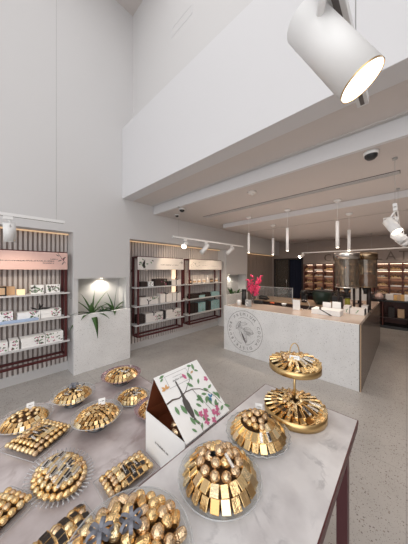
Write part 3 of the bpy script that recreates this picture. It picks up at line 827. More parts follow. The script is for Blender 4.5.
tube(b, [(.026*HX, .026*HY, ZU+.086), (.020*HX, .020*HY, ZU+.06), (0, 0, ZU+.045)], .0028); tube(b, [(-.026*HX, -.026*HY, ZU+.086), (-.020*HX, -.020*HY, ZU+.06), (0, 0, ZU+.045)], .0028)
obj('ring_handle', b, 'brass', st)
base = Matrix.Translation((c.x, c.y, T1Z+.034)); cd = cam_dir(c)
def tier(base, W, R, lo):
    left = cd-90+0      # to the camera's left
    s = R/.165
    ring(base, W, 'square', R-.021, .014, int(26*s), 12, (.038, .033, .030), shingle=.5)
    ring(base, W, 'black', R-.052, .022, int(11*s), 8, (.030, .030, .028), cd-150, cd-10, shingle=.35)
    ring(base, W, 'square', R-.056, .022, int(9*s), 8, (.034, .032, .028), cd+165, cd+215, shingle=.4)
    ring(base, W, 'bar', R-.048, .030, int(13*s), 8, (.060, .046, .045), cd-12, cd+160, shingle=.25)
    ring(base, W, 'square', R-.084, .026, int(9*s), 0, (.032, .030, .028), cd+160, cd+350, shingle=.4)
    ring(base, W, 'bar', R-.095, .034, int(9*s), 5, (.05, .042, .042), cd-20, cd+160, shingle=.2)
    for a in (35, 60, 85): ring(base, W, 'silverbar', R-.06, .040, 1, 8, (.055, .046, .046), cd+a, cd+a+1)
    ring(base, W, 'ball', .034, .034, 6, 0, .027)
    ring(base, W, 'ball', .056, .033, 6, 0, .025, cd-150, cd)
tier(base, W, RL, True)
b = BM(); lathe(b, [(0, .034), (RL-.03, .034), (RL-.06, .050), (.01, .055)], 32); obj('gap_filler', b, 'mound', st)  # added filler under the sweets, dark so the gaps look shaded
W = 'on the upper brass tier of the cake stand'
base = Matrix.Translation((c.x, c.y, T1Z+ZU+.028)); tier(base, W, RU, False)
b = BM(); lathe(b, [(0, ZU+.028), (RU-.03, ZU+.028), (RU-.06, ZU+.042), (.01, ZU+.047)], 32); obj('gap_filler', b, 'mound', st)  # same dark filler for shaded gaps, upper tier
a = math.radians(cd); card((c.x+.045*math.cos(a), c.y+.045*math.sin(a), T1Z+ZU+.065), .05, .026, a+PI/2, -1.0, 'small lilac tag lying on the top tier of the cake stand')

# (d) big tray with ribbons at the bottom edge
W = 'on the large ribboned dish nearest the camera'
c = on_lift(128, 556, T1Z, .03)
t, base, q = round_tray('large round glass dish of gold pralines with slate ribbons, nearest the camera', W, c, .172, 'bowl', .004, T1Z)
mound(t, .140, .040, .012)
for r, z, n, s in ((.138, .030, 22, .037), (.108, .046, 18, .036), (.076, .056, 12, .037), (.042, .062, 6, .037), (.0, .066, 1, .038)):
    for i in range(n):
        a = 2*PI*(i+rc.uniform(-.15, .15))/n
        k = rc.choice(['ball', 'barrel', 'barrel', 'bronzeball'] if r < .14 else ['ball', 'square', 'ball'])
        sc = s*rc.uniform(.95, 1.1)
        m = Matrix.Translation((r*math.cos(a), r*math.sin(a), z+rc.uniform(-.003, .004))) @ Matrix.Rotation(rc.uniform(0, 6.28), 4, 'Z') @ Matrix.Rotation(rc.uniform(-.4, .4), 4, 'Y')
        put(k, base, m, (sc*1.1, sc, sc) if k == 'barrel' else sc, W)
def bow(p, s, rz, label):
    t = thing('ribbon_bow', label, 'bow', p, rz)
    b = BM()
    for a in (.5, PI-.5, PI+.7, -.7, PI/2, -PI/2):       # loops
        pts = []
        for i in range(11):
            x = PI*i/10
            pts.append((s*(1-math.cos(2*x))*.5*math.cos(a), s*(1-math.cos(2*x))*.5*math.sin(a), s*.32*math.sin(2*x)+.012*s/.03))
        w = s*.30; pr = None
        for q_ in pts:
            n = Vector((-math.sin(a), math.cos(a), 0))*w*.5
            row = (b.verts.new(Vector(q_)+n), b.verts.new(Vector(q_)-n))
            if pr: f = b.faces.new((pr[0], row[0], row[1], pr[1])); f.smooth = True
            pr = row
    obj('loop', b, 'ribbon', t)
    b = BM(); ball(b, (0, 0, s*.4), s*.2, 2); obj('knot', b, 'ribbon', t)
    return t
top = T1Z+.006+.062+.015
p1 = on(100, 536, top+.01); p2 = on(131, 524, top+.01)
bow((p1.x, p1.y, top+.008), .034, .4, 'slate grey ribbon bow on the nearest dish, left of two')
bow((p2.x, p2.y, top+.008), .034, -.5, 'slate grey ribbon bow on the nearest dish, right of two')

# ---- lower table
def round2(i, px, py, R, style, foot, desc, where, recipe, cardlab=None, lift=.03, wave=0):
    c = on_lift(px, py, T2Z, foot+lift)
    t, base, q = round_tray(desc, where, c, R, style, foot, T2Z, wave=wave)
    cd = cam_dir(c); s = R/.165
    mound(t, R*.70, R*.28, foot+.0065)
    if recipe == 'mix':
        ring(base, where, 'square', R*.76, .020*s, 24, 50, (.036*s, .028*s, .028*s))
        ring(base, where, 'square', R*.57, .040*s, 18, 35, (.034*s, .028*s, .028*s))
        ring(base, where, 'black', R*.38, .052*s, 5, 25, (.030*s, .030*s, .03*s), cd-150, cd-20)
        ring(base, where, 'square', R*.38, .052*s, 6, 20, (.030*s, .030*s, .03*s), cd+0, cd+190)
        ring(base, where, 'ball', R*.20, .060*s, 5, 0, .028*s)
        for k in range(6):
            a = cd+rc.uniform(-60, 160); rr_ = R*rc.uniform(.15, .55)
            ring(base, where, 'silverbar', rr_, .064*s, 1, 5, (.045*s, .04*s, .04*s), a, a+1, twist=rc.uniform(0, 1.5))
    elif recipe == 'balls':
        ring(base, where, 'square', R*.76, .020*s, 24, 50, (.036*s, .028*s, .028*s))
        ring(base, where, 'square', R*.60, .038*s, 19, 40, (.034*s, .028*s, .028*s))
        ring(base, where, 'ball', R*.42, .052*s, 9, 0, .030*s); ring(base, where, 'ball', R*.2, .064*s, 5, 0, .030*s)
    elif recipe == 'squares':
        for r_, z_, n_, tl in ((.80, .018, 26, 45), (.66, .032, 22, 38), (.52, .044, 17, 30), (.37, .053, 12, 20), (.20, .060, 7, 10), (.0, .064, 1, 0)):
            ring(base, where, 'square', R*r_, z_*s, n_, tl, (.026*s, .024*s, .034*s), jit=.6, shingle=rc.uniform(-.3, .3))
    if cardlab:
        a = math.radians(cd+150)
        card((c.x+R*.35*math.cos(a), c.y+R*.35*math.sin(a), T2Z+foot+.062*s), .042, .040, math.radians(cd)+PI/2, -.55, cardlab)
    return c
round2(1, 121.5, 374, .168, 'mauve', .045, 'mauve footed glass dish of gold chocolates at the far corner of the lower table', 'on the mauve footed dish at the far corner', 'mix')
c2 = round2(2, 73.5, 393.5, .148, 'bowl', .045, 'footed clear dish with slate ribbon near the wall edge of the lower table', 'on the footed dish with the slate ribbon', 'mix')
bow((c2.x+.0, c2.y, T2Z+.045+.006+.070), .04, 0, 'slate ribbon bow on the footed dish near the wall')
round2(3, 97.5, 414, .152, 'bowl', .045, 'footed clear dish heaped with small gold squares and a white card', 'heaped on the footed dish with white card', 'squares', 'white card on the heap of small gold squares')
round2(4, 132.5, 394.5, .132, 'flat', .01, 'low clear plate of gold squares and silver sticks left of the gift box', 'on the low plate left of the gift box', 'mix')
round2(5, 155, 407, .138, 'mauve', .02, 'mauve rimmed plate of gold chocolates partly hidden behind the gift box', 'on the mauve plate behind the gift box', 'balls')
round2(6, 25.5, 418, .150, 'bowl', .01, 'round clear plate with white card at the left wall edge of the lower table', 'on the round plate behind the rectangular tray', 'balls', 'white card on the leftmost round plate')

def rect_tray(px, py, ang, lx, ly, desc, where, rows, lift=.02, nx=None, bsz=.030, hump=.02):
    c = on_lift(px, py, T2Z, lift)
    t = thing('chocolate_tray', desc, 'tray', (c.x, c.y, T2Z), math.radians(ang))
    b = BM(); hx, hy = lx/2, ly/2
    vb = [b.verts.new((sx*(hx-.02), sy*(hy-.02), .001)) for sx, sy in ((-1, -1), (1, -1), (1, 1), (-1, 1))]
    vt = [b.verts.new((sx*hx, sy*hy, .016)) for sx, sy in ((-1, -1), (1, -1), (1, 1), (-1, 1))]
    b.faces.new(vb)
    for i in range(4): b.faces.new((vb[i], vb[(i+1) % 4], vt[(i+1) % 4], vt[i]))
    obj('plate', b, 'glass', t)
    b = BM(); tube(b, [(-hx, -hy, .016), (hx, -hy, .016), (hx, hy, .016), (-hx, hy, .016)], .0022, 6, closed=True); obj('rim', b, 'rimglass', t)
    b = BM(); box(b, -hx+.035, hx-.035, -hy+.035, hy-.035, .003, .018+hump*.5, bev=.008); obj('gap_filler', b, 'mound', t)  # added block under the rows, its dark colour reads as shaded gaps
    base = Matrix.Translation((c.x, c.y, T2Z+.004)) @ Matrix.Rotation(math.radians(ang), 4, 'Z')
    ny = len(rows)
    for j, row in enumerate(rows):
        y = (-hy+.018)+(ly-.036)*(j+.5)/ny
        m_ = len(row)
        for i, k in enumerate(row):
            if k == ' ': continue
            x = (-hx+.018)+(lx-.036)*(i+.5)/m_
            e = max(abs(x)/(hx-.015), abs(y)/(hy-.015))
            z = .018+hump*(1-e**2)*1.5
            kind = {'o': 'ball', 's': 'square', 'k': 'black', 'b': 'silverbar', 'g': 'bar', 'z': 'bronzeball'}[k]
            sz = {'o': bsz, 'z': bsz, 's': bsz*1.05, 'k': bsz*1.05, 'b': (bsz*1.7, bsz*1.5, bsz*1.6), 'g': (bsz*1.7, bsz*1.5, bsz*1.6)}[k]
            mm = Matrix.Translation((x+rc.uniform(-.002, .002), y+rc.uniform(-.002, .002), z)) @ Matrix.Rotation(rc.uniform(-.12, .12)+(PI/2 if k in 'bg' else 0), 4, 'Z')
            mm = mm @ Matrix.Rotation(x/hx*.5, 4, 'Y') @ Matrix.Rotation(-y/hy*.5, 4, 'X')
            put(kind, base, mm, sz, where)
    return c
rect_tray(40, 437, 28, .27, .27, 'square clear tray of gold balls with dark and silver rows behind the crystal oval', 'on the square tray behind the crystal oval',
          ['oooooooo', 'oooooooo', 'ooosssoo', 'oobkbkoo', 'ookbkboo', 'oossssoo', 'oooooooo', 'oooooooo'], bsz=.028)
rect_tray(127, 474, 0, .255, .165, 'rectangular clear tray of gold balls and black rows beside the gift box', 'on the rectangular tray in front of the gift box',
          ['oookkkso', 'ooskbkko', 'ooobkbso', 'oosooooo', 'oooozooo'], bsz=.029)
rect_tray(-7, 520, 28, .24, .18, 'clear tray of gold balls cut off at the left edge of the photo', 'on the tray at the left edge',
          ['ooooooo', 'ooooooo', 'ooooooo', 'ooooooo', 'ooooooo'], bsz=.030)
rect_tray(64, 540, 8, .22, .16, 'tray of black topped squares and gold balls left of the nearest dish', 'on the tray left of the nearest dish',
          ['okkoko', 'kokoko', 'okkook', 'kkokko', 'okokok'], bsz=.033)
# crystal oval
c = on_lift(60, 475, T2Z, .02); W = 'on the crystal oval dish'
ang = math.radians(100)
t = thing('crystal_dish', 'oval crystal dish with spiky rim holding gold balls and silver sticks', 'dish', (c.x, c.y, T2Z), ang)
a_, b_ = .155, .112
b = BM(); lathe(b, [(0, .002), (.8, .002), (1, .016), (1, .020), (.8, .007), (0, .006)], 48)
for v in b.verts: v.co.x *= a_*.95; v.co.y *= b_*.95
obj('plate', b, 'glass', t)
for ix in range(44):
    x = 2*PI*ix/44; r0, r1 = .93, 1.16
    b = BM(); cyl(b, (a_*r0*math.cos(x), b_*r0*math.sin(x), .017), (a_*r1*math.cos(x)*.99, b_*r1*math.sin(x)*1.02, .026), .0042, .0022, 6)
    ball(b, (a_*r1*math.cos(x)*.99, b_*r1*math.sin(x)*1.02, .026), .0048, 1); obj('crystal_spike', b, 'rimglass', t)
mound(t, a_*.72, .05, .006, b_/a_)
base = Matrix.Translation((c.x, c.y, T2Z+.008)) @ Matrix.Rotation(ang, 4, 'Z')
for fr, z, n in ((.84, .016, 24), (.66, .036, 18), (.46, .052, 11), (.22, .060, 5)):
    for i in range(n):
        x = 2*PI*i/n
        if fr < .6 and abs(math.sin(x))*fr < .30: continue
        put('ball', base, Matrix.Translation((a_*fr*math.cos(x), b_*fr*math.sin(x), z)) @ Matrix.Rotation(rc.uniform(0, 6), 4, 'Z') @ Matrix.Rotation(1, 4, 'X'), (.034, .030, .030), W)
for i in range(11):
    for j in (-1, 0, 1):
        put('silverbar' if (i+j) % 2 else ('bar' if i % 3 else 'silverbar'), base, Matrix.Translation((-.088+i*.0172, j*.033, .060-abs(i-4.5)*.0022)) @ Matrix.Rotation(PI/2+.5, 4, 'Z') @ Matrix.Rotation(.1*j, 4, 'Y'), (.046, .052, .045), W)

# link the chocolates: the 300 of each kind that show largest are objects, the rest one mesh per kind
camp = Vector((0, 0, EYE))
def score(e):
    p = e[1].translation; v = p-camp
    d = v.x*FX+v.y*FY; l = v.x*HX+v.y*HY
    if d < .05: return 1e9
    px = 204+FP*l/d; py = 270-FP*v.z/d
    out = not (-8 < px < 416 and -8 < py < 552)
    return d+(50 if out else 0)
byname = {}
for e in CH: byname.setdefault(NAMES[e[0]][0], []).append(e)
for nm, lst in byname.items():
    lst.sort(key=score)
    lst = [e for e in lst if score(e) < 45]
    cat = 'chocolate'
    rest = BM() ; mats = []; nrest = 0
    for i, (k, mt, where) in enumerate(lst):
        me = rc.choice(KM[k])
        if i < 300:
            o = bpy.data.objects.new(nm, me); o.matrix_world = mt; C.objects.link(o)
            tag(o, NAMES[k][1]+' '+where, cat, NAMES[k][1]+'s '+where)
        else:
            nrest += 1
            vo = len(rest.verts); fo = len(rest.faces)
            rest.from_mesh(me)
            rest.verts.ensure_lookup_table(); rest.faces.ensure_lookup_table()
            for v in rest.verts[vo:]: v.co = mt @ v.co
            ids = []
            for mm in me.materials:
                if mm not in mats: mats.append(mm)
                ids.append(mats.index(mm))
            for f in rest.faces[fo:]: f.material_index = ids[f.material_index]
    if nrest:
        tag(obj(nm, rest, mats), NAMES[lst[0][0]][1]+'s heaped on the far dishes of the lower table', cat, kind='stuff')
    else: rest.free()
    print('choc', nm, len(lst), nrest)

# ------------------------------------------------------------------ printed gift box with a ridge
zb = T2Z
Yl = 1.043*1.02; Yr = .722; Yg = .9655*1.02; X0, X1 = .636*1.02, .951*1.02
Ze = EYE-.774*1.02; Zr = EYE-(1.65-1.082)*1.02
def house_box():
    t = thing('gift_box', 'large white gift box with sloping bird and blossom printed lid, front open', 'box', (X0, Yr, zb))
    w = X1-X0; D = Yl-Yr; g = Yg-Yr; e = Ze-zb; r_ = Zr-zb; th = .003; f = .012
    b = BM()        # walls
    box(b, 0, th, 0.012, D, .001, e)                                   # front (towards -X)
    box(b, w-th, w, 0.012, D, .001, e)
    poly(b, [(w, 0.012, e), (w, D, e), (w, g, r_)])
    box(b, th, w-th, 0.012, .012+th, .001, e); box(b, th, w-th, D-th, D, .001, e)
    box(b, th, w-th, 0.015, D-th, .001, .004)
    obj('body', b, 'paper', t)
    b = BM()         # lining seen through the open gable
    poly(b, [(w-.005, .02, .02), (w-.005, D-.006, .02), (w-.005, D-.006, e), (w-.005, g, r_-.006), (w-.005, .02, e)])
    poly(b, [(.004, D-.0045, .01), (w-.004, D-.0045, .01), (w-.004, D-.0045, e), (.004, D-.0045, e)])
    poly(b, [(.002, D-.003, e-.002), (w-.004, D-.003, e-.002), (w-.004, g+.001, r_-.007), (.002, g+.001, r_-.007)])
    poly(b, [(.002, g-.001, r_-.007), (w-.004, g-.001, r_-.007), (w-.004, .003, e-.004), (.002, .003, e-.004)])
    poly(b, [(.004, .018, e-.075), (w-.006, .018, e-.075), (w-.006, D-.006, e-.075), (.004, D-.006, e-.075)])
    obj('lining', b, 'inside', t)
    b = BM(); poly(b, [(0, D, e), (w, D, e), (w, g, r_), (0, g, r_)]); obj('rear_slope', b, 'paper', t)
    # printed slope
    sl = obj('lid', (lambda q: (poly(q, [(-.002, g, r_), (w+.002, g, r_), (w+.002, 0, e), (-.002, 0, e)]), q)[1])(BM()), 'paper', t)
    uvec = Vector((1, 0, 0)); vvec = Vector((0, g, r_-e)); S = vvec.length
    mt = plane_matrix((0, 0, e), uvec, vvec)
    mt = mt @ Matrix.Translation((0, 0, .0012))
    # label coordinates: u 0..w (left to right), v 0..S (eave to ridge); mirrored print order checked against the photograph
    b = BM(); lu0, lu1, lv0, lv1 = w*.18, w*.66, S*.74, S*.94
    for p, q in (((lu0, lv0), (lu1, lv0)), ((lu1, lv0), (lu1, lv1)), ((lu1, lv1), (lu0, lv1)), ((lu0, lv1), (lu0, lv0))): stroke(b, mt, [p, q], .0022)
    scribble(b, mt, lu0+.035, lu1-.03, (lv0+lv1)/2-.004, .012, .0026, rnd=random.Random(4)); scribble(b, mt, lu0+.045, lu1-.045, (lv0+lv1)/2+.014, .004, .001, rnd=random.Random(3))
    obj('lettering', b, 'ink_light', sl)
    mt = mt @ Matrix.Translation((0, 0, .0004))
    U = lambda a, c: (a*w, c*S)
    def prints(name, mats, fn, dz=0):
        q = BM(); fn(q, mt @ Matrix.Translation((0, 0, dz))); obj(name, q, mats, sl)
    R = random.Random(6)
    def branch(b, mt):
        stroke(b, mt, [U(.0, .56), U(.12, .575), U(.24, .55), U(.40, .585), U(.55, .575), U(.70, .52), U(.82, .42), U(.90, .30), U(.94, .16)], [.008, .008, .006, .0055, .005, .004, .0035, .003, .002])
        stroke(b, mt, [U(.40, .585), U(.50, .66), U(.60, .72), U(.64, .84), U(.74, .93)], [.004, .003, .0025, .002, .002])
        stroke(b, mt, [U(.55, .575), U(.58, .46), U(.66, .40)], [.003, .002, .002])
        for a, c, a2, c2 in ((.66, .02, .62, .36), (.48, .0, .40, .22), (.80, .04, .74, .24), (.34, .0, .30, .16)):
            stroke(b, mt, [U(a, c), U((a+a2)/2+.03, (c+c2)/2), U(a2, c2)], .0022)
    prints('branch_print', 'print_brown', branch)
    def bird(b, mt):
        cx, cy = U(.31, .37)
        poly(b, [mt @ Vector((cx+.019*math.cos(2*PI*k/24)*(1.0 if math.sin(2*PI*k/24) > 0 else .85), cy+.055*math.sin(2*PI*k/24), .0003)) for k in range(24)])
        stroke(b, mt, [U(.32, .50), U(.33, .64), U(.33, .80)], [.020, .011, .008])
        stroke(b, mt, [U(.31, .20), U(.33, .13), U(.37, .10)], [.013, .009, .002])
        leaf_shape(b, mt, U(.27, .50)[0], U(.27, .50)[1], .085, .022, -1.35)
    prints('bird_print', 'print_bird', bird, .0004)
    def foliage(b, mt):
        for a, c, L_, an, mi in ((.70, .96, .034, -.2, 0), (.84, .97, .045, 4.4, 0), (.78, .84, .030, 3.4, 4), (.88, .80, .030, 2.6, 0), (.66, .70, .055, 1.75, 0), (.60, .60, .045, 2.3, 0), (.72, .60, .035, .9, 0), (.76, .50, .036, -.7, 0),
                          (.86, .46, .036, .3, 0), (.90, .38, .042, -1.0, 0), (.88, .26, .045, -2.3, 0), (.96, .22, .045, 1.4, 0), (.97, .12, .04, -.7, 0), (.56, .46, .034, -1.2, 0), (.66, .44, .036, -.4, 0), (.60, .38, .03, 2.9, 0),
                          (.10, .48, .046, -1.5, 0), (.20, .46, .055, -1.35, 0), (.08, .95, .034, .2, 0), (.14, .93, .026, 3.6, 0), (.60, .30, .055, 1.6, 0), (.66, .28, .04, .9, 0), (.54, .28, .036, 2.3, 0), (.74, .22, .05, 1.5, 0), (.78, .16, .036, .3, 0),
                          (.40, .18, .045, 1.7, 0), (.36, .12, .03, 2.4, 0), (.44, .10, .036, .8, 0), (.28, .12, .045, 1.8, 0), (.24, .04, .03, 2.2, 0), (.56, .06, .036, 2.6, 0), (.84, .08, .036, .4, 0), (.34, .03, .03, .9, 0), (.70, .04, .03, .6, 0)):
            leaf_shape(b, mt, a*w, c*S, L_, L_*.40, an, mi)
        for a, c in ((.46, .20), (.52, .14), (.56, .20), (.48, .07), (.70, .12), (.75, .08), (.80, .14), (.93, .62), (.62, .03)):
            for k in range(5): leaf_shape(b, mt @ Matrix.Translation((0, 0, .00015*k)), a*w, c*S, .017, .012, k*1.257+R.random(), 1)
        leaf_shape(b, mt, .56*w, .76*S, .040, .019, 1.9, 1)
        for an in (.5, 1.6, 3.4, 4.2): leaf_shape(b, mt, .80*w, .32*S, .024, .012, an, 2)
        for an in (.2, 1.0, 2.4, 3.2): leaf_shape(b, mt, .10*w, .76*S, .026, .012, an, 3)
    prints('blossom_print', ['print_green', 'print_pink', 'print_blue', 'print_orange', 'kraft'], foliage, .0007)
    # script on the white front
    b = BM(); mtf = plane_matrix((-.0015, D*.58, e*.46), (0, -1, 0), (0, 0, 1))
    scribble(b, mtf, -.05, .06, 0, .016, .0022, rnd=random.Random(9)); obj('lettering', b, 'ink', t)
    # foil praline visible inside
    for (yy, xx) in ((.13, .05), (.10, .09), (.17, .08)):
        o = bpy.data.objects.new('foil_chocolate_ball', KM['bronzeball'][0]); C.objects.link(o)
        o.location = (X0+xx, Yr+yy, zb+e-.075+.033); o.scale = (.065, .065, .065)
        tag(o, 'large bronze foil praline inside the open gift box', 'chocolate', 'pralines inside the gift box')
    return t
house_box()

# ------------------------------------------------------------------ counter
CX, CY0, CY1, CH_ = 3.55, .455, 2.78, .91
t = thing('service_counter', 'white terrazzo service counter with round cocoa emblem and taupe stone top', 'counter', (CX, CY0, 0))
L = CY1-CY0
b = BM(); box(b, 0, .03, 0.012, L, 0, CH_-.004, bev=.001); box(b, .03, .70, L-.03, L, 0, CH_-.03); obj('front_panel', b, 'terr', t)
b = BM(); box(b, .0, 2.88, -.012, .011, 0, CH_-.004); box(b, 2.85, 2.88, .0112, .70, 0, CH_-.03); obj('side_panel', b, 'terr_side', t)
b = BM(); box(b, .0305, .70, .0112, L-.031, CH_-.03, CH_); box(b, .7005, 2.88, .0112, .70, CH_-.03, CH_); obj('worktop', b, 'top', t)
b = BM(); box(b, .68, .70, .70, L-.031, 0, CH_-.031); box(b, .70, 2.85, .68, .70, 0, CH_-.031); obj('inner_panel', b, 'terr_side', t)
b = BM(); box(b, -.002, .0, -.012, -.004, 0, CH_-.004); obj('corner_trim', b, 'kraft', t)
# emblem
b = BM(); ey, ez, er = 2.29-CY0, .463, .392
mt = plane_matrix((-.0015, ey, ez), (0, -1, 0), (0, 0, 1))
def circ(r, a0, a1, n, w=.006):
    stroke(b, mt, [(r*math.cos(math.radians(a0+(a1-a0)*i/n)), r*math.sin(math.radians(a0+(a1-a0)*i/n))) for i in range(n+1)], w)
circ(er, 0, 360, 72); 
for a0, a1 in ((35, 118), (196, 258), (282, 330)): circ(er*.66, a0, a1, 24, .005)
# cocoa pod, leaves and split pod
def pod(cx, cy, L_, W_, an, ribs=3):
    ca, sa = math.cos(an), math.sin(an)
    for k in range(-ribs, ribs+1):
        pts = []
        for i in range(17):
            s = i/16; x = (s-.5)*L_; y = k/ribs*W_*.5*math.sin(PI*s)**.7 if 0 < s < 1 else 0
            pts.append((cx+x*ca-y*sa, cy+x*sa+y*ca))
        stroke(b, mt, pts, .004 if abs(k) == ribs else .0025)
pod(-.03, -.05, .36, .13, -1.05); pod(.10, .02, .22, .12, -.25); pod(-.13, .10, .2, .07, 1.0, 2); pod(-.02, .14, .18, .06, .2, 1)
leaf_shape(b, mt, -.065, -.02, .25, .035, -1.1)
for k in range(9): pod(.05+.022*(k % 5)+.01*(k//5), .0-.025*(k//5)-.004*k, .03, .022, k*.7, 1)
em = obj('emblem', b, 'ink', t)
b = BM()
txt = 'PREMIUM COCOA DISTRIBUTOR '
for i, ch in enumerate(txt):
    if ch == ' ': continue
    a = math.radians(90+41-i*360/26)
    r_ = er*.83
    o_ = mt @ Vector((r_*math.cos(a), r_*math.sin(a), 0))
    th = a-PI/2
    uu = (mt.to_3x3() @ Vector((math.cos(th), math.sin(th), 0))); vv = (mt.to_3x3() @ Vector((-math.sin(th), math.cos(th), 0)))
    text_bm(ch, .078, plane_matrix(o_, uu, vv), bm=b)
obj('lettering', b, 'ink', em)

def simple(name, label, cat, loc, parts, rz=0, group=None):
    t = thing(name, label, cat, loc, rz, group)
    for pn, fn, mt in parts:
        q = BM(); fn(q); obj(pn, q, mt, t)
    return t
Z = CH_
P = on(239, 305.3, Z)
simple('paper_cup', 'small white cup on the counter beside the black canister', 'cup', P, [('cup', lambda q: lathe(q, [(0, .001), (.035, .001), (.045, .11), (.042, .11), (.033, .006), (0, .006)], 20), 'paper'), ('coffee', lambda q: lathe(q, [(0, .095), (.0395, .095)], 20), 'print_brown')])
P = on(244, 304.5, Z)
simple('canister', 'tall black cylindrical canister at the left end of the counter', 'canister', P, [('body', lambda q: cyl(q, (0, 0, .001), (0, 0, .29), .048, seg=24), 'black'), ('lid', lambda q: cyl(q, (0, 0, .2905), (0, 0, .33), .05, seg=24), 'black')])
P = on(252.5, 303.6, Z)
t = thing('flower_vase', 'vase of crimson pink blossom sprays at the left end of the counter', 'vase', P)
b = BM(); lathe(b, [(0, .001), (.04, .001), (.045, .06), (.03, .13), (.025, .2), (.03, .22)], 20); obj('vase', b, 'glass', t)
rf = random.Random(12)
for k in range(9):
    b = BM(); a = rf.uniform(0, 6.28); sp = rf.uniform(.04, .22); h = rf.uniform(.34, .60)
    pts = [(0, 0, .02), (sp*.2*math.cos(a), sp*.2*math.sin(a), h*.5), (sp*math.cos(a), sp*math.sin(a), h)]
    tube(b, pts, .003, 5); st_ = obj('stem', b, 'stem', t)
    b = BM()
    for j in range(30):
        f = rf.uniform(.55, 1.05)
        ball(b, (sp*f*math.cos(a)+rf.uniform(-.03, .03), sp*f*math.sin(a)+rf.uniform(-.03, .03), h*f+rf.uniform(-.02, .02)), rf.uniform(.012, .024), 1)
    obj('blossom', b, 'blossom', st_)
P = on(248.5, 306.2, Z)
simple('chocolate_bar_display', 'black and white printed packet leaning on the counter by the vase', 'packet', P, [('packet', lambda q: (box(q, -.04, .04, -.06, .06, .001, .13, bev=.006)), 'ink_light'), ('print', lambda q: [ball(q, (-.042, rf.uniform(-.05, .05), rf.uniform(.02, .11)), .012, 1) for _ in range(6)], 'paper')], rz=.3)
P = on(258.5, 303.5, Z)
simple('card_terminal', 'black card terminal on the counter right of the blossoms', 'card terminal', P, [('body', lambda q: box(q, -.05, .05, -.10, .10, .001, .07, bev=.01), 'black'), ('screen', lambda q: box(q, -.035, .035, -.09, -.02, .0705, .073), 'footdark')], rz=.2)
P = on(264, 299.5, Z)
simple('telephone', 'low black desk telephone behind the card terminal', 'telephone', P, [('body', lambda q: box(q, -.08, .08, -.11, .11, .001, .05, bev=.012), 'black'), ('handset', lambda q: tube(q, [(-.03, -.11, .06), (-.03, -.08, .085), (-.03, .08, .085), (-.03, .11, .06)], .018), 'black')])
P = on(272.3, 304, Z)
simple('stamp_pad', 'bright orange stamp pad lying on the counter', 'stamp pad', P, [('base', lambda q: box(q, -.035, .035, -.05, .05, .001, .02, bev=.005), 'black'), ('pad', lambda q: box(q, -.03, .03, -.045, .045, .0205, .032, bev=.004), 'orange')])
P = on(284, 305.5, Z)
simple('white_bowl', 'small round white bowl on the middle of the counter', 'bowl', P, [('bowl', lambda q: lathe(q, [(0, .001), (.03, .001), (.05, .03), (.05, .045), (.046, .045), (.042, .03), (0, .02)], 20), 'paper')])
P = on(296.5, 310, Z)
simple('menu_stand', 'white menu card in a wooden stand beside a wire loop on the counter', 'card stand', P, [('base', lambda q: box(q, .0, .12, -.07, .07, .001, .02, bev=.003), 'kraft'), ('card', lambda q: box(q, -.006, .0, -.065, .065, .004, .19, bev=.001), 'paper'),
    ('wire_loop', lambda q: tube(q, [(.05, -.12+.09*math.cos(x), .10+.09*math.sin(x)) for x in [2*PI*i/24 for i in range(24)]], .004, 6, closed=True), 'chrome')])
# long box with ribbon
t = simple('ribbon_box', 'long white box with a diagonal black ribbon on the counter corner', 'box', (3.92, .76, Z), [('base', lambda q: box(q, 0, .26, 0, .42, .001, .075, bev=.002), 'paper'), ('lid', lambda q: box(q, -.002, .262, -.002, .422, .0755, .085, bev=.002), 'paper'),
    ('ribbon', lambda q: (poly(q, [(-.0035, .30, .087), (-.0035, .27, .087), (-.0035, .10, .001), (-.0035, .14, .001)]), poly(q, [(-.003, .30, .0865), (-.003, .27, .0865), (.262, .33, .0865), (.262, .37, .0865)])), 'darkbox')])
t = simple('leaflet_holder', 'white leaflets standing upright behind the ribboned box', 'leaflet holder', (4.24, .80, Z), [('holder', lambda q: box(q, 0, .05, 0, .30, .001, .05), 'glass'), ('leaflet', lambda q: (box(q, .01, .016, .01, .14, .006, .19), box(q, .012, .018, .16, .29, .006, .17)), 'paper')], rz=0)
for k, (x, y, z, h, w, lab) in enumerate(((4.30, .49, Z, .10, .20, 'white box with black side and green sprig at the right counter corner'), (4.56, .475, Z, .12, .09, 'white box with black side, second from the right counter corner'), (4.34, .70, Z, .12, .09, 'small upright white box between leaflets and corner boxes'))):
    t = simple('sweet_box', lab, 'box', (x, y, z), [('base', lambda q: box(q, 0, .2, 0.004, w, .001, h, bev=.002), 'cream'), ('black_side', lambda q: box(q, -.0, .2, 0, .0035, .001, h), 'black'),
        ('sprig_print', lambda q: [leaf_shape(q, plane_matrix((-.0015, w*.8, .02), (0, -1, 0), (0, 0, 1)), a*w, c_, .03, .012, an) for a, c_, an in ((.2, .0, 1), (.35, .02, 2), (.3, .04, .6))], 'print_green')])
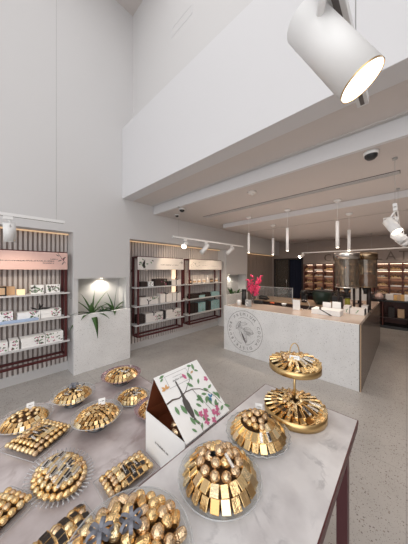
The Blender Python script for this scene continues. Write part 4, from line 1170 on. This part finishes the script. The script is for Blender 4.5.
# ------------------------------------------------------------------ chocolate hoppers
def hopper(cx, cy, r, label, metal, posts):
    t = thing('hopper', label, 'dispenser', (cx, cy, Z))
    zt = 1.975-Z; zbnd = 1.845-Z; zg = 1.345-Z
    b = BM(); lathe(b, [(0, zt-.01), (r*.96, zt-.01), (r, zt-.02), (r, zbnd), (r*.97, zbnd), (r*.97, zt-.03), (0, zt-.03)], 48); obj('top_band', b, metal, t)
    b = BM(); lathe(b, [(0, zt-.0095), (r*.5, zt-.0095), (r*.5, zt+.008), (0, zt+.012)], 32); obj('lid', b, metal, t)
    b = BM(); lathe(b, [(r*.93, zbnd), (r*.93, zg)], 48); lathe(b, [(r*.915, zbnd), (r*.915, zg)], 48); obj('glass_cylinder', b, 'smoke', t)
    b = BM(); lathe(b, [(0, zg-.03), (r*.3, zg-.03), (r*.95, zg-.018), (r*.95, zg), (0, zg)], 48); obj('bottom_plate', b, metal, t)
    b = BM(); lathe(b, [(0, zg-.15), (.03, zg-.15), (.03, zg-.10), (.06, zg-.03), (0, zg-.03)], 24); obj('spout', b, 'black', t)
    for k in range(3):
        a = k*2.094+2.6
        b = BM(); cyl(b, (r*.45*math.cos(a), r*.45*math.sin(a), zg), (r*.45*math.cos(a), r*.45*math.sin(a), zbnd), .045, seg=20); obj('inner_tube', b, 'glass' if k else 'chrome', t)
    b = BM(); lathe(b, [(0, zg+.001), (r*.8, zg+.001), (r*.8, zg+.20), (r*.4, zg+.25), (0, zg+.22)], 32); obj('contents', b, 'bread2', t) if metal == 'bronze_metal' else b.free()
    for (x, y, pr) in posts:
        b = BM(); cyl(b, (x, y, .0), (x, y, zg-.012), pr, seg=20); cyl(b, (x, y, .0005), (x, y, .012), pr*1.5, seg=20); obj('post', b, 'darkbox', t)
    return t
hopper(4.66, .80, .205, 'large steel and glass hopper on the counter, left of two', 'chrome', [(.03, .13, .02), (.10, -.10, .02)])
hopper(5.06, .565, .19, 'bronze topped glass hopper, right of two, on a dark post', 'bronze_metal', [(-.03, -.055, .035), (.08, .09, .02)])
simple('grinder', 'black grinder standing beneath the steel hopper', 'grinder', (4.95, 1.0, Z), [('body', lambda q: box(q, -.08, .08, -.09, .09, .001, .22, bev=.015), 'black'), ('bean_hopper', lambda q: lathe(q, [(.03, .221), (.08, .31), (.08, .33)], 24), 'smoke')])
simple('tea_tin', 'olive yellow tin beside the black grinder', 'tin', (4.95, .835, Z), [('body', lambda q: cyl(q, (0, 0, .001), (0, 0, .19), .045, seg=20), 'yellow'), ('lid', lambda q: cyl(q, (0, 0, .1905), (0, 0, .205), .046, seg=20), 'black')])
simple('till_screen', 'white backed till screen on the far end of the side counter', 'till', (5.72, .76, Z), [('screen', lambda q: box(q, -.012, .012, -.14, .14, .08, .36, bev=.006), 'paper'), ('stand', lambda q: (cyl(q, (.03, 0, .001), (.015, 0, .12), .02), cyl(q, (.03, 0, .001), (.03, 0, .012), .08, seg=24)), 'black')])
# ------------------------------------------------------------------ back bench, case, urn
t = thing('back_bench', 'low wooden topped work bench behind the counter', 'bench', (5.1, 1.2, 0))
b = BM(); box(b, .02, .88, 0.02, 1.75, 0, .84); obj('cabinet', b, 'cab', t)
b = BM(); box(b, 0, .9, 0, 1.77, .8405, .87, bev=.004); obj('bench_top', b, 'wood', t)
t = thing('glass_guard', 'clear glass sneeze guard standing on the wooden bench', 'glass guard', (5.12, 1.95, .87))
b = BM(); box(b, 0, .008, 0, .98, .012, .34); box(b, .0, .5, .972, .98, .012, .34); obj('pane', b, 'glass', t)
b = BM()
for y in (0.01, .97): box(b, -.002, .012, y-.01, y+.01, .001, .36)
box(b, -.002, .012, 0, .98, .341, .352); obj('frame', b, 'rimglass', t)
t = thing('enamel_urn', 'big dark green rounded urn with a black knob behind the counter', 'urn', (5.40, 1.40, .87))
b = BM(); lathe(b, [(0, .001), (.12, .001), (.165, .06), (.195, .17), (.19, .26), (.17, .30), (0, .30)], 32); obj('body', b, 'urn', t)
b = BM(); lathe(b, [(.175, .301), (.17, .315), (.05, .335), (0, .336)], 32); obj('lid', b, 'black', t)
b = BM(); ball(b, (0, 0, .36), .026); obj('knob', b, 'black', t)
simple('mixer', 'black mixer head on the bench left of the green urn', 'mixer', (5.45, 1.80, .87), [('body', lambda q: box(q, -.06, .06, -.06, .06, .001, .20, bev=.02), 'black'), ('head', lambda q: box(q, -.16, .07, -.05, .05, .205, .28, bev=.02), 'black')])

# ------------------------------------------------------------------ back wall shelves
def back_unit(y0, y1, label, bays):
    t = thing('wall_shelf', label, 'shelving', (8.12, y0, .93))
    L_ = y1-y0; D = .37; H = .93
    b = BM(); box(b, D-.012, D-.001, 0, L_, 0, H); obj('back_panel', b, 'shelfback', t)
    for k in range(bays+1):
        y = L_*k/bays; b = BM(); box(b, 0, D-.0125, y-.014, y+.014, 0, H); obj('upright', b, 'shelf_brown', t)
    for k in range(5):
        z = k*(H-.02)/4
        b = BM(); box(b, 0, D-.0125, .0145, L_-.0145, z, z+.018)
        for j in range(1, bays):   # shelf is cut around the uprights
            pass
        s_ = obj('shelf', b, 'shelf_brown', t)
        if k:
            b = BM(); box(b, D-.06, D-.04, .02, L_-.02, z-.008, z-.001); obj('light_strip', b, 'led', s_)
    return t
ub = [(1.76, 2.70, 3, 'lit brown wall shelf of sweets at the back, left of the hoppers'), (.72, 1.70, 3, 'lit brown wall shelf of sweets seen through the hoppers'), (-.22, .66, 3, 'lit brown wall shelf of sweets at the right edge of the photo')]
rb = random.Random(31)
for y0, y1, nb, lab in ub:
    back_unit(y0, y1, lab, nb)
    for j in range(nb):
        for k in range(4):
            bw = (y1-y0)/nb; yc = y0+bw*(j+.5); z = .93+k*.2275+.0185; w = bw*.40
            t = thing('sweet_tray', 'small tray of sweets on the lit wall shelf '+lab.replace('lit brown wall shelf of sweets ', ''), 'tray', (8.28, yc, z), 0, 'sweet trays on '+lab)
            b = BM(); box(b, -.12, .12, -w, w, .001, .012); box(b, -.122, -.115, -w, w, .012, .045); obj('tray', b, 'cream' if rb.random() < .5 else 'kraft', t)
            b = BM()
            for q in range(14): ball(b, (rb.uniform(-.08, .09), rb.uniform(-w*.85, w*.85), rb.uniform(.03, .07)), rb.uniform(.02, .032), 1)
            hp = obj('sweets', b, rb.choice(['bread', 'bread', 'bread2', 'cream', 'gold2']), t); hp['kind'] = 'stuff'
t = thing('base_cabinet', 'long dark base cabinet with open shelf under the back wall shelves', 'cabinet', (7.92, -1.2, 0))
L_ = 3.95
b = BM(); box(b, -.02, .56, 0, L_, .76, .80, bev=.003); obj('cabinet_top', b, 'black', t)
b = BM(); box(b, .53, .56, 0, L_, .08, .7595); 
for k in range(8): box(b, .02, .529, k*L_/7-.012 if k else 0, k*L_/7+.012, .08, .7595)
obj('carcass', b, 'shelf_brown', t)
b = BM(); box(b, .0, .528, 0, L_, .30, .318); obj('shelf', b, 'cab', t)
b = BM(); box(b, .03, .56, 0, L_, 0, .0795); obj('plinth', b, 'black', t)
for k in range(12):
    y = -1.2+3.95/7*(k//2)+(.18 if k % 2 == 0 else .38)
    t = thing('gift_bag', 'folded gold and dark gift bag on the open shelf of the base cabinet', 'bag', (8.1, y, .3185), 0, 'gift bags in the base cabinet')
    b = BM(); box(b, -.05, .05, -.07, .07, .001, .20+.04*(k % 3), bev=.004); obj('bag', b, ('bread2', 'kraft', 'darkbox')[k % 3], t)
    b = BM(); tube(b, [(0, -.03, .20+.04*(k % 3)), (0, -.02, .25+.04*(k % 3)), (0, .02, .25+.04*(k % 3)), (0, .03, .20+.04*(k % 3))], .003, 5); obj('handle', b, 'black', t)
for k, (px, h, w, m) in enumerate(((389.5, .16, .085, 'cream'), (395.5, .13, .04, 'bread'), (399, .15, .04, 'kraft'), (402.5, .15, .04, 'bread'), (407, .16, .05, 'paper'))):
    y = on_x(px, 8.02)
    simple('sweet_bag', '%s packet on the base cabinet, %s from the hopper' % ({'cream': 'wide cream', 'bread': 'slim golden', 'kraft': 'slim brown', 'paper': 'white'}[m], ('first', 'second', 'third', 'fourth', 'fifth')[k]), 'packet', (8.02, y, .80), [('packet', lambda q: box(q, -.03, .03, -w, w, .001, h, bev=.006), m), ('seal', lambda q: box(q, -.004, .004, -w*.9, w*.9, h, h+.02), m)])
simple('glass_cloche', 'glass cloche over a glowing cake on the base cabinet', 'cloche', (8.0, on_x(379, 8.0), .80), [('base', lambda q: cyl(q, (0, 0, .001), (0, 0, .03), .17, seg=32), 'cab'), ('dome', lambda q: lathe(q, [(.15, .031), (.15, .15), (.12, .22), (.05, .26), (0, .265)], 32), 'glass'), ('cake', lambda q: lathe(q, [(0, .031), (.10, .031), (.10, .12), (.05, .17), (0, .18)], 24), 'pink')])
simple('pastry_stand', 'dark pastry stand on the base cabinet left of the hoppers', 'stand', (8.05, 2.45, .80), [('base', lambda q: cyl(q, (0, 0, .001), (0, 0, .012), .1, seg=24), 'black'), ('stem', lambda q: cyl(q, (0, 0, .012), (0, 0, .08), .015), 'black'), ('plate', lambda q: cyl(q, (0, 0, .08), (0, 0, .095), .18, seg=32), 'black')])

# ------------------------------------------------------------------ ceiling things
def pendant(px, X_, zc, ztop, zbot, label, Yv=None):
    Y_ = on_x(px, X_) if Yv is None else Yv
    t = thing('pendant_light', label, 'pendant light', (X_, Y_, zc), 0)
    b = BM(); lathe(b, [(0, -.0005), (.055, -.0005), (.055, -.02), (.03, -.04), (0, -.04)], 24); obj('canopy', b, 'white', t)
    b = BM(); cyl(b, (0, 0, -.04), (0, 0, ztop-zc), .003, seg=6); obj('cord', b, 'white', t)
    b = BM(); cyl(b, (0, 0, ztop-zc), (0, 0, zbot-zc), .026, seg=20); obj('tube', b, 'white', t)
    b = BM(); cyl(b, (0, 0, zbot-zc-.0005), (0, 0, zbot-zc-.006), .018, seg=16); obj('lens', b, 'lamp_on', t)
    spot((X_, Y_, zbot-.02), (X_, Y_, 0), 18, 75)
pendant(248.8, 4.05, 2.80, 2.45, 2.03, 'white tube pendant, leftmost of the front row over the counter')
pendant(287.4, 4.05, 2.80, 2.45, 2.02, 'white tube pendant, middle of the front row over the counter')
pendant(337.4, 4.05, 2.80, 2.45, 2.02, 'white tube pendant, front row, nearest the hoppers')
pendant(273, 4.72, 2.70, 2.39, 2.01, 'white tube pendant behind the front row on its left')
pendant(349, 4.72, 2.70, 2.39, 2.01, 'white tube pendant directly above the hoppers')

def track(label, a, b_, wires, ztop):
    a, b_ = Vector(a), Vector(b_)
    t = thing('light_track', label, 'light track', a); d = b_-a
    b = BM(); n = Vector((0, 1, 0)) if abs(d.x) > abs(d.y) else Vector((1, 0, 0))
    lo = Vector((min(0, d.x), min(0, d.y), 0)); hi = Vector((max(0, d.x), max(0, d.y), 0))
    box(b, lo.x-n.x*.017, hi.x+n.x*.017, lo.y-n.y*.017, hi.y+n.y*.017, -.016, .016, bev=.001); r = obj('rail', b, 'white', t)
    b = BM(); box(b, lo.x-n.x*.006+(.01 if n.y else 0), hi.x+n.x*.006-(.01 if n.y else 0), lo.y-n.y*.006+(.01 if n.x else 0), hi.y+n.y*.006-(.01 if n.x else 0), -.0175, -.0158); obj('rail_slot', b, 'slot', t)
    for s in wires:
        p = d*s; b = BM(); cyl(b, (p.x, p.y, .016), (p.x, p.y, ztop-a.z), .0016, seg=6); cyl(b, (p.x, p.y, ztop-a.z-.02), (p.x, p.y, ztop-a.z-.0005), .02, seg=12); obj('suspension_wire', b, 'ink_light', t)
    return t
def head(label, top, axis_from, axis_to, r, side=(0, 1, 0), light=30, lens='lamp_on', ang=50, glow=True):
    """track spotlight hanging from point top (underside of the rail)"""
    top = Vector(top); A_ = Vector(axis_from)-top; B2 = Vector(axis_to)-top
    t = thing('track_spotlight', label, 'spotlight', top)
    b = BM(); cyl(b, A_, B2, r, seg=48); 
    ax = (B2-A_).normalized()
    obj('housing', b, 'white', t)
    b = BM(); mt, L_ = frame_of(B2+ax*.0004, B2+ax*.003)
    cyl(b, B2+ax*.0004, B2+ax*.002, r*.955, seg=48); obj('lens', b, lens, t)
    b = BM()
    for i in range(1):
        cyl(b, B2+ax*.0002, B2+ax*.003, r*1.0, seg=48, cap=False); cyl(b, B2+ax*.0002, B2+ax*.003, r*.96, seg=48, cap=False)
    obj('trim_ring', b, 'brass' if lens == 'lamp_big' else 'white', t)
    s = Vector(side); mid = A_*.75+B2*.25
    b = BM(); box(b, -r*.75 if abs(side[1]) else -.016, r*.75 if abs(side[1]) else .016, -.016 if abs(side[1]) else -r*.75, .016 if abs(side[1]) else r*.75, -.035, -.0005, bev=.002); obj('adapter', b, 'white', t)
    b = BM(); w = r*1.06
    joint = Vector((0, 0, -.035)); 
    p1 = mid+s*w; p2 = mid-s*w; e = mid+Vector((0, 0, r*1.25)) if mid.z > -9 else mid
    e.z = min(e.z, -.045)
    tube(b, [joint, e], .008*(r/.055)+.002, 8); tube(b, [p1, e+s*w, e-s*w, p2], .004+.05*r, 4)
    obj('yoke', b, 'white', t)
    if light:
        w0 = top+B2+ax*.03
        spot(w0, w0+ax, light, ang)
    return t
# left track in front of the near unit (runs along the wall)
track('short white light track hanging in front of the pink-sign shelves', (-1.2, 3.0, 2.225), (.72, 3.0, 2.225), (.05, .957), 6.5)
hx = on_y(10.5, 3.0)
head('white cylinder spotlight hanging straight down in front of pink-sign shelves', (hx-.02, 3.0, 2.208), (hx-.01, 3.0, 2.14), (hx, 3.04, 1.955), .052, light=0, lens='white')
spot((hx+.02, 3.02, 1.93), (.4, 3.95, 1.3), 14, 70)
# middle track
track('light track with three spotlights in front of the middle shelves', (2.37, 3.0, 2.24), (4.60, 3.0, 2.24), (.06, .93), 2.80)
x = on_y(185, 3.0)
head('bright glaring spotlight on the middle track facing the camera', (x, 3.0, 2.224), (x+.05, 3.03, 2.165), (x-.035, 2.99, 2.085), .045, light=0)
spot((x-.03, 3.05, 2.08), (3.3, 4.0, 1.5), 22, 80, (1, .78, .55))
x = on_y(206, 3.0)
head('white spotlight aimed at the wall, second on the middle track', (x, 3.0, 2.224), (x+.06, 3.0, 2.17), (x-.08, 3.06, 2.00), .045, light=0, lens='white')
spot((x-.05, 3.1, 2.0), (4.1, 3.9, 1.5), 22, 70, (1, .76, .5))
x = on_y(231.5, 3.0)
head('white spotlight at the far end of the middle track', (x, 3.0, 2.224), (x+.07, 3.0, 2.17), (x-.09, 3.06, 2.04), .045, light=0, lens='white')
spot((x-.06, 3.1, 2.0), (4.4, 3.9, 1.4), 14, 70, (1, .8, .6))
# front right tracks along x
YT = .10
track('white light track overhead at the top right of the photo', (-.6, YT+.016, 2.27), (.975, YT+.016, 2.27), (.9, .1), 6.5)
track('second overhead light track, end on, right of the grille', (2.90, YT-.015, 2.31), (4.2, YT-.015, 2.31), (.03, .9), 2.80)
def at(px, py, d):
    l = (px-204)/FP; return Vector(((FX+l*HX)*d, (FY+l*HY)*d, EYE+(270-py)*d/FP))
lens = at(361, 81, .47); rear = at(304, 22, .525)
tp = Vector((.47, YT+.016, 2.2535))
head('big white cylinder spotlight close to the camera at top right', tp, rear, lens, .045, (0, 1, 0), light=2, lens='lamp_big', ang=90)
l2 = at(394, 232, 2.15); r2 = at(386.5, 221, 2.22)
head('white spotlight with brass glow hanging at the end of the second track', (2.965, YT-.015, 2.2935), tuple(at(388, 221, 2.24)), tuple(at(397, 231.5, 2.15)), .048, light=8, ang=60, lens='led')
head('second spotlight on the right track, just behind the first', (3.5, YT-.015, 2.2935), tuple(at(394.5, 234, 2.66)), tuple(at(404.5, 241, 2.58)), .055, light=8, lens='white')
head('third spotlight on the right track, hidden behind the others', (4.05, YT-.015, 2.2935), tuple(at(398.5, 238.5, 3.07)), tuple(at(407, 244.5, 3.0)), .055, light=8, lens='white')
# back track
track('thin light track running across in front of the back wall shelves', (7.75, 2.65, 2.24), (7.75, -1.2, 2.24), (.05, .5, .8), 2.70)
yb = on_x(300.8, 7.7)
head('glaring spotlight at the left end of the back track', (7.75, 2.60, 2.224), (7.78, 2.60, 2.17), (7.66, yb+.02, 2.10), .05, light=0, lens=plain('lamp_glare', (1, .9, .8), .5, emit=(1, .82, .6), es=30))
for y in (1.9, .9, -.1): spot((7.7, y, 2.2), (8.4, y, 1.2), 9, 100)

# domes, detector
def dome(loc, r, label, name='security_camera', dark=True):
    t = thing(name, label, 'camera' if dark else 'smoke detector', loc)
    if dark:
        b = BM(); lathe(b, [(0, -.0005), (r, -.0005), (r, -r*.35), (r*.92, -r*.5), (0, -r*.5)], 32); obj('housing', b, 'white', t)
        b = BM(); lathe(b, [(r*.86, -r*.5), (r*.8, -r*.85), (r*.5, -r*1.15), (0, -r*1.25)], 32); obj('dome', b, 'black', t)
    else:
        b = BM(); lathe(b, [(0, -.0005), (r, -.0005), (r, -.018), (r*.8, -.028), (0, -.03)], 32); obj('base', b, 'cream', t)
        b = BM(); lathe(b, [(0, -.0305), (r*.4, -.0305), (r*.35, -.045), (0, -.045)], 24); obj('sensor', b, 'cream', t)
p = on(252, 192, 2.80); dome(p, .065, 'round cream smoke detector on the low ceiling', 'smoke_detector', False)
p = on(371, 152, 2.80); dome(p, .062, 'black dome security camera on the ceiling at the right')
p = on(182, 208.5, 2.80); dome(p, .055, 'black dome security camera on the ceiling near the left wall, larger of two')
p = on(177, 214.5, 2.80); dome(p, .045, 'white cased dome camera on the ceiling below the larger one')
p = on(237.5, 228, 2.80); dome(p, .05, 'small dark dome camera above the far column, left of two')
p = on(241.5, 229, 2.80); dome(p, .05, 'small dark dome camera above the far column, right of two')

# ------------------------------------------------------------------ light and camera
w = bpy.data.worlds.new('World'); bpy.context.scene.world = w; w.use_nodes = True
nt = w.node_tree; bg = nt.nodes['Background']
tc = nt.nodes.new('ShaderNodeTexCoord'); sp = nt.nodes.new('ShaderNodeSeparateXYZ'); rp = ramp(nt, [(.0, (.5, .48, .47)), (.42, (.8, .79, .78)), (.55, (1.05, 1.04, 1.03)), (.75, (1, 1, 1.02)), (1, (.85, .86, .9))])
mr = nt.nodes.new('ShaderNodeMapRange'); mr.inputs['From Min'].default_value = -1
nt.links.new(tc.outputs['Generated'], sp.inputs[0]); nt.links.new(sp.outputs['Z'], mr.inputs['Value']); nt.links.new(mr.outputs['Result'], rp.inputs['Fac'])
nt.links.new(rp.outputs['Color'], bg.inputs['Color']); bg.inputs['Strength'].default_value = .86
# daylight through the shop front behind and beside the camera
area((-2.6, -.4, 2.6), (1.6, 3.4, .8), 5.5, 3.6, 100, (1, .99, .98))
area((-.3, .8, 6.2), (.2, 1.4, 0), 2.5, 4.5, 60, (1, .99, .98))
area((6.3, 1.2, 2.6), (6.3, 1.2, 0), 2.5, 3.0, 22, (1, .80, .64))  # warm interior lamp without a fitting, facing down, not daylight
area((3.3, .3, 2.7), (3.3, .3, 0), .5, 4.5, 22, (1, .90, .80))  # narrow warm lamp facing down along the low ceiling, no fitting
area((5.0, .9, 2.0), (5.0, .9, 2.8), 5, 4, 16, (1, .84, .74))  # added unseen uplight standing in for warm bounce onto the low ceiling

cam = bpy.data.cameras.new('camera'); co = bpy.data.objects.new('camera', cam); C.objects.link(co)
co.location = (0, 0, EYE); co.rotation_euler = (PI/2, 0, math.atan2(-FX, FY))
cam.sensor_fit = 'VERTICAL'; cam.sensor_height = 36; cam.lens = 36*FP/544; cam.shift_y = -2/544
cam.clip_start = .02
bpy.context.scene.camera = co
sc = bpy.context.scene
sc.view_settings.view_transform = 'Standard'; sc.view_settings.look = 'None'; sc.view_settings.exposure = 0
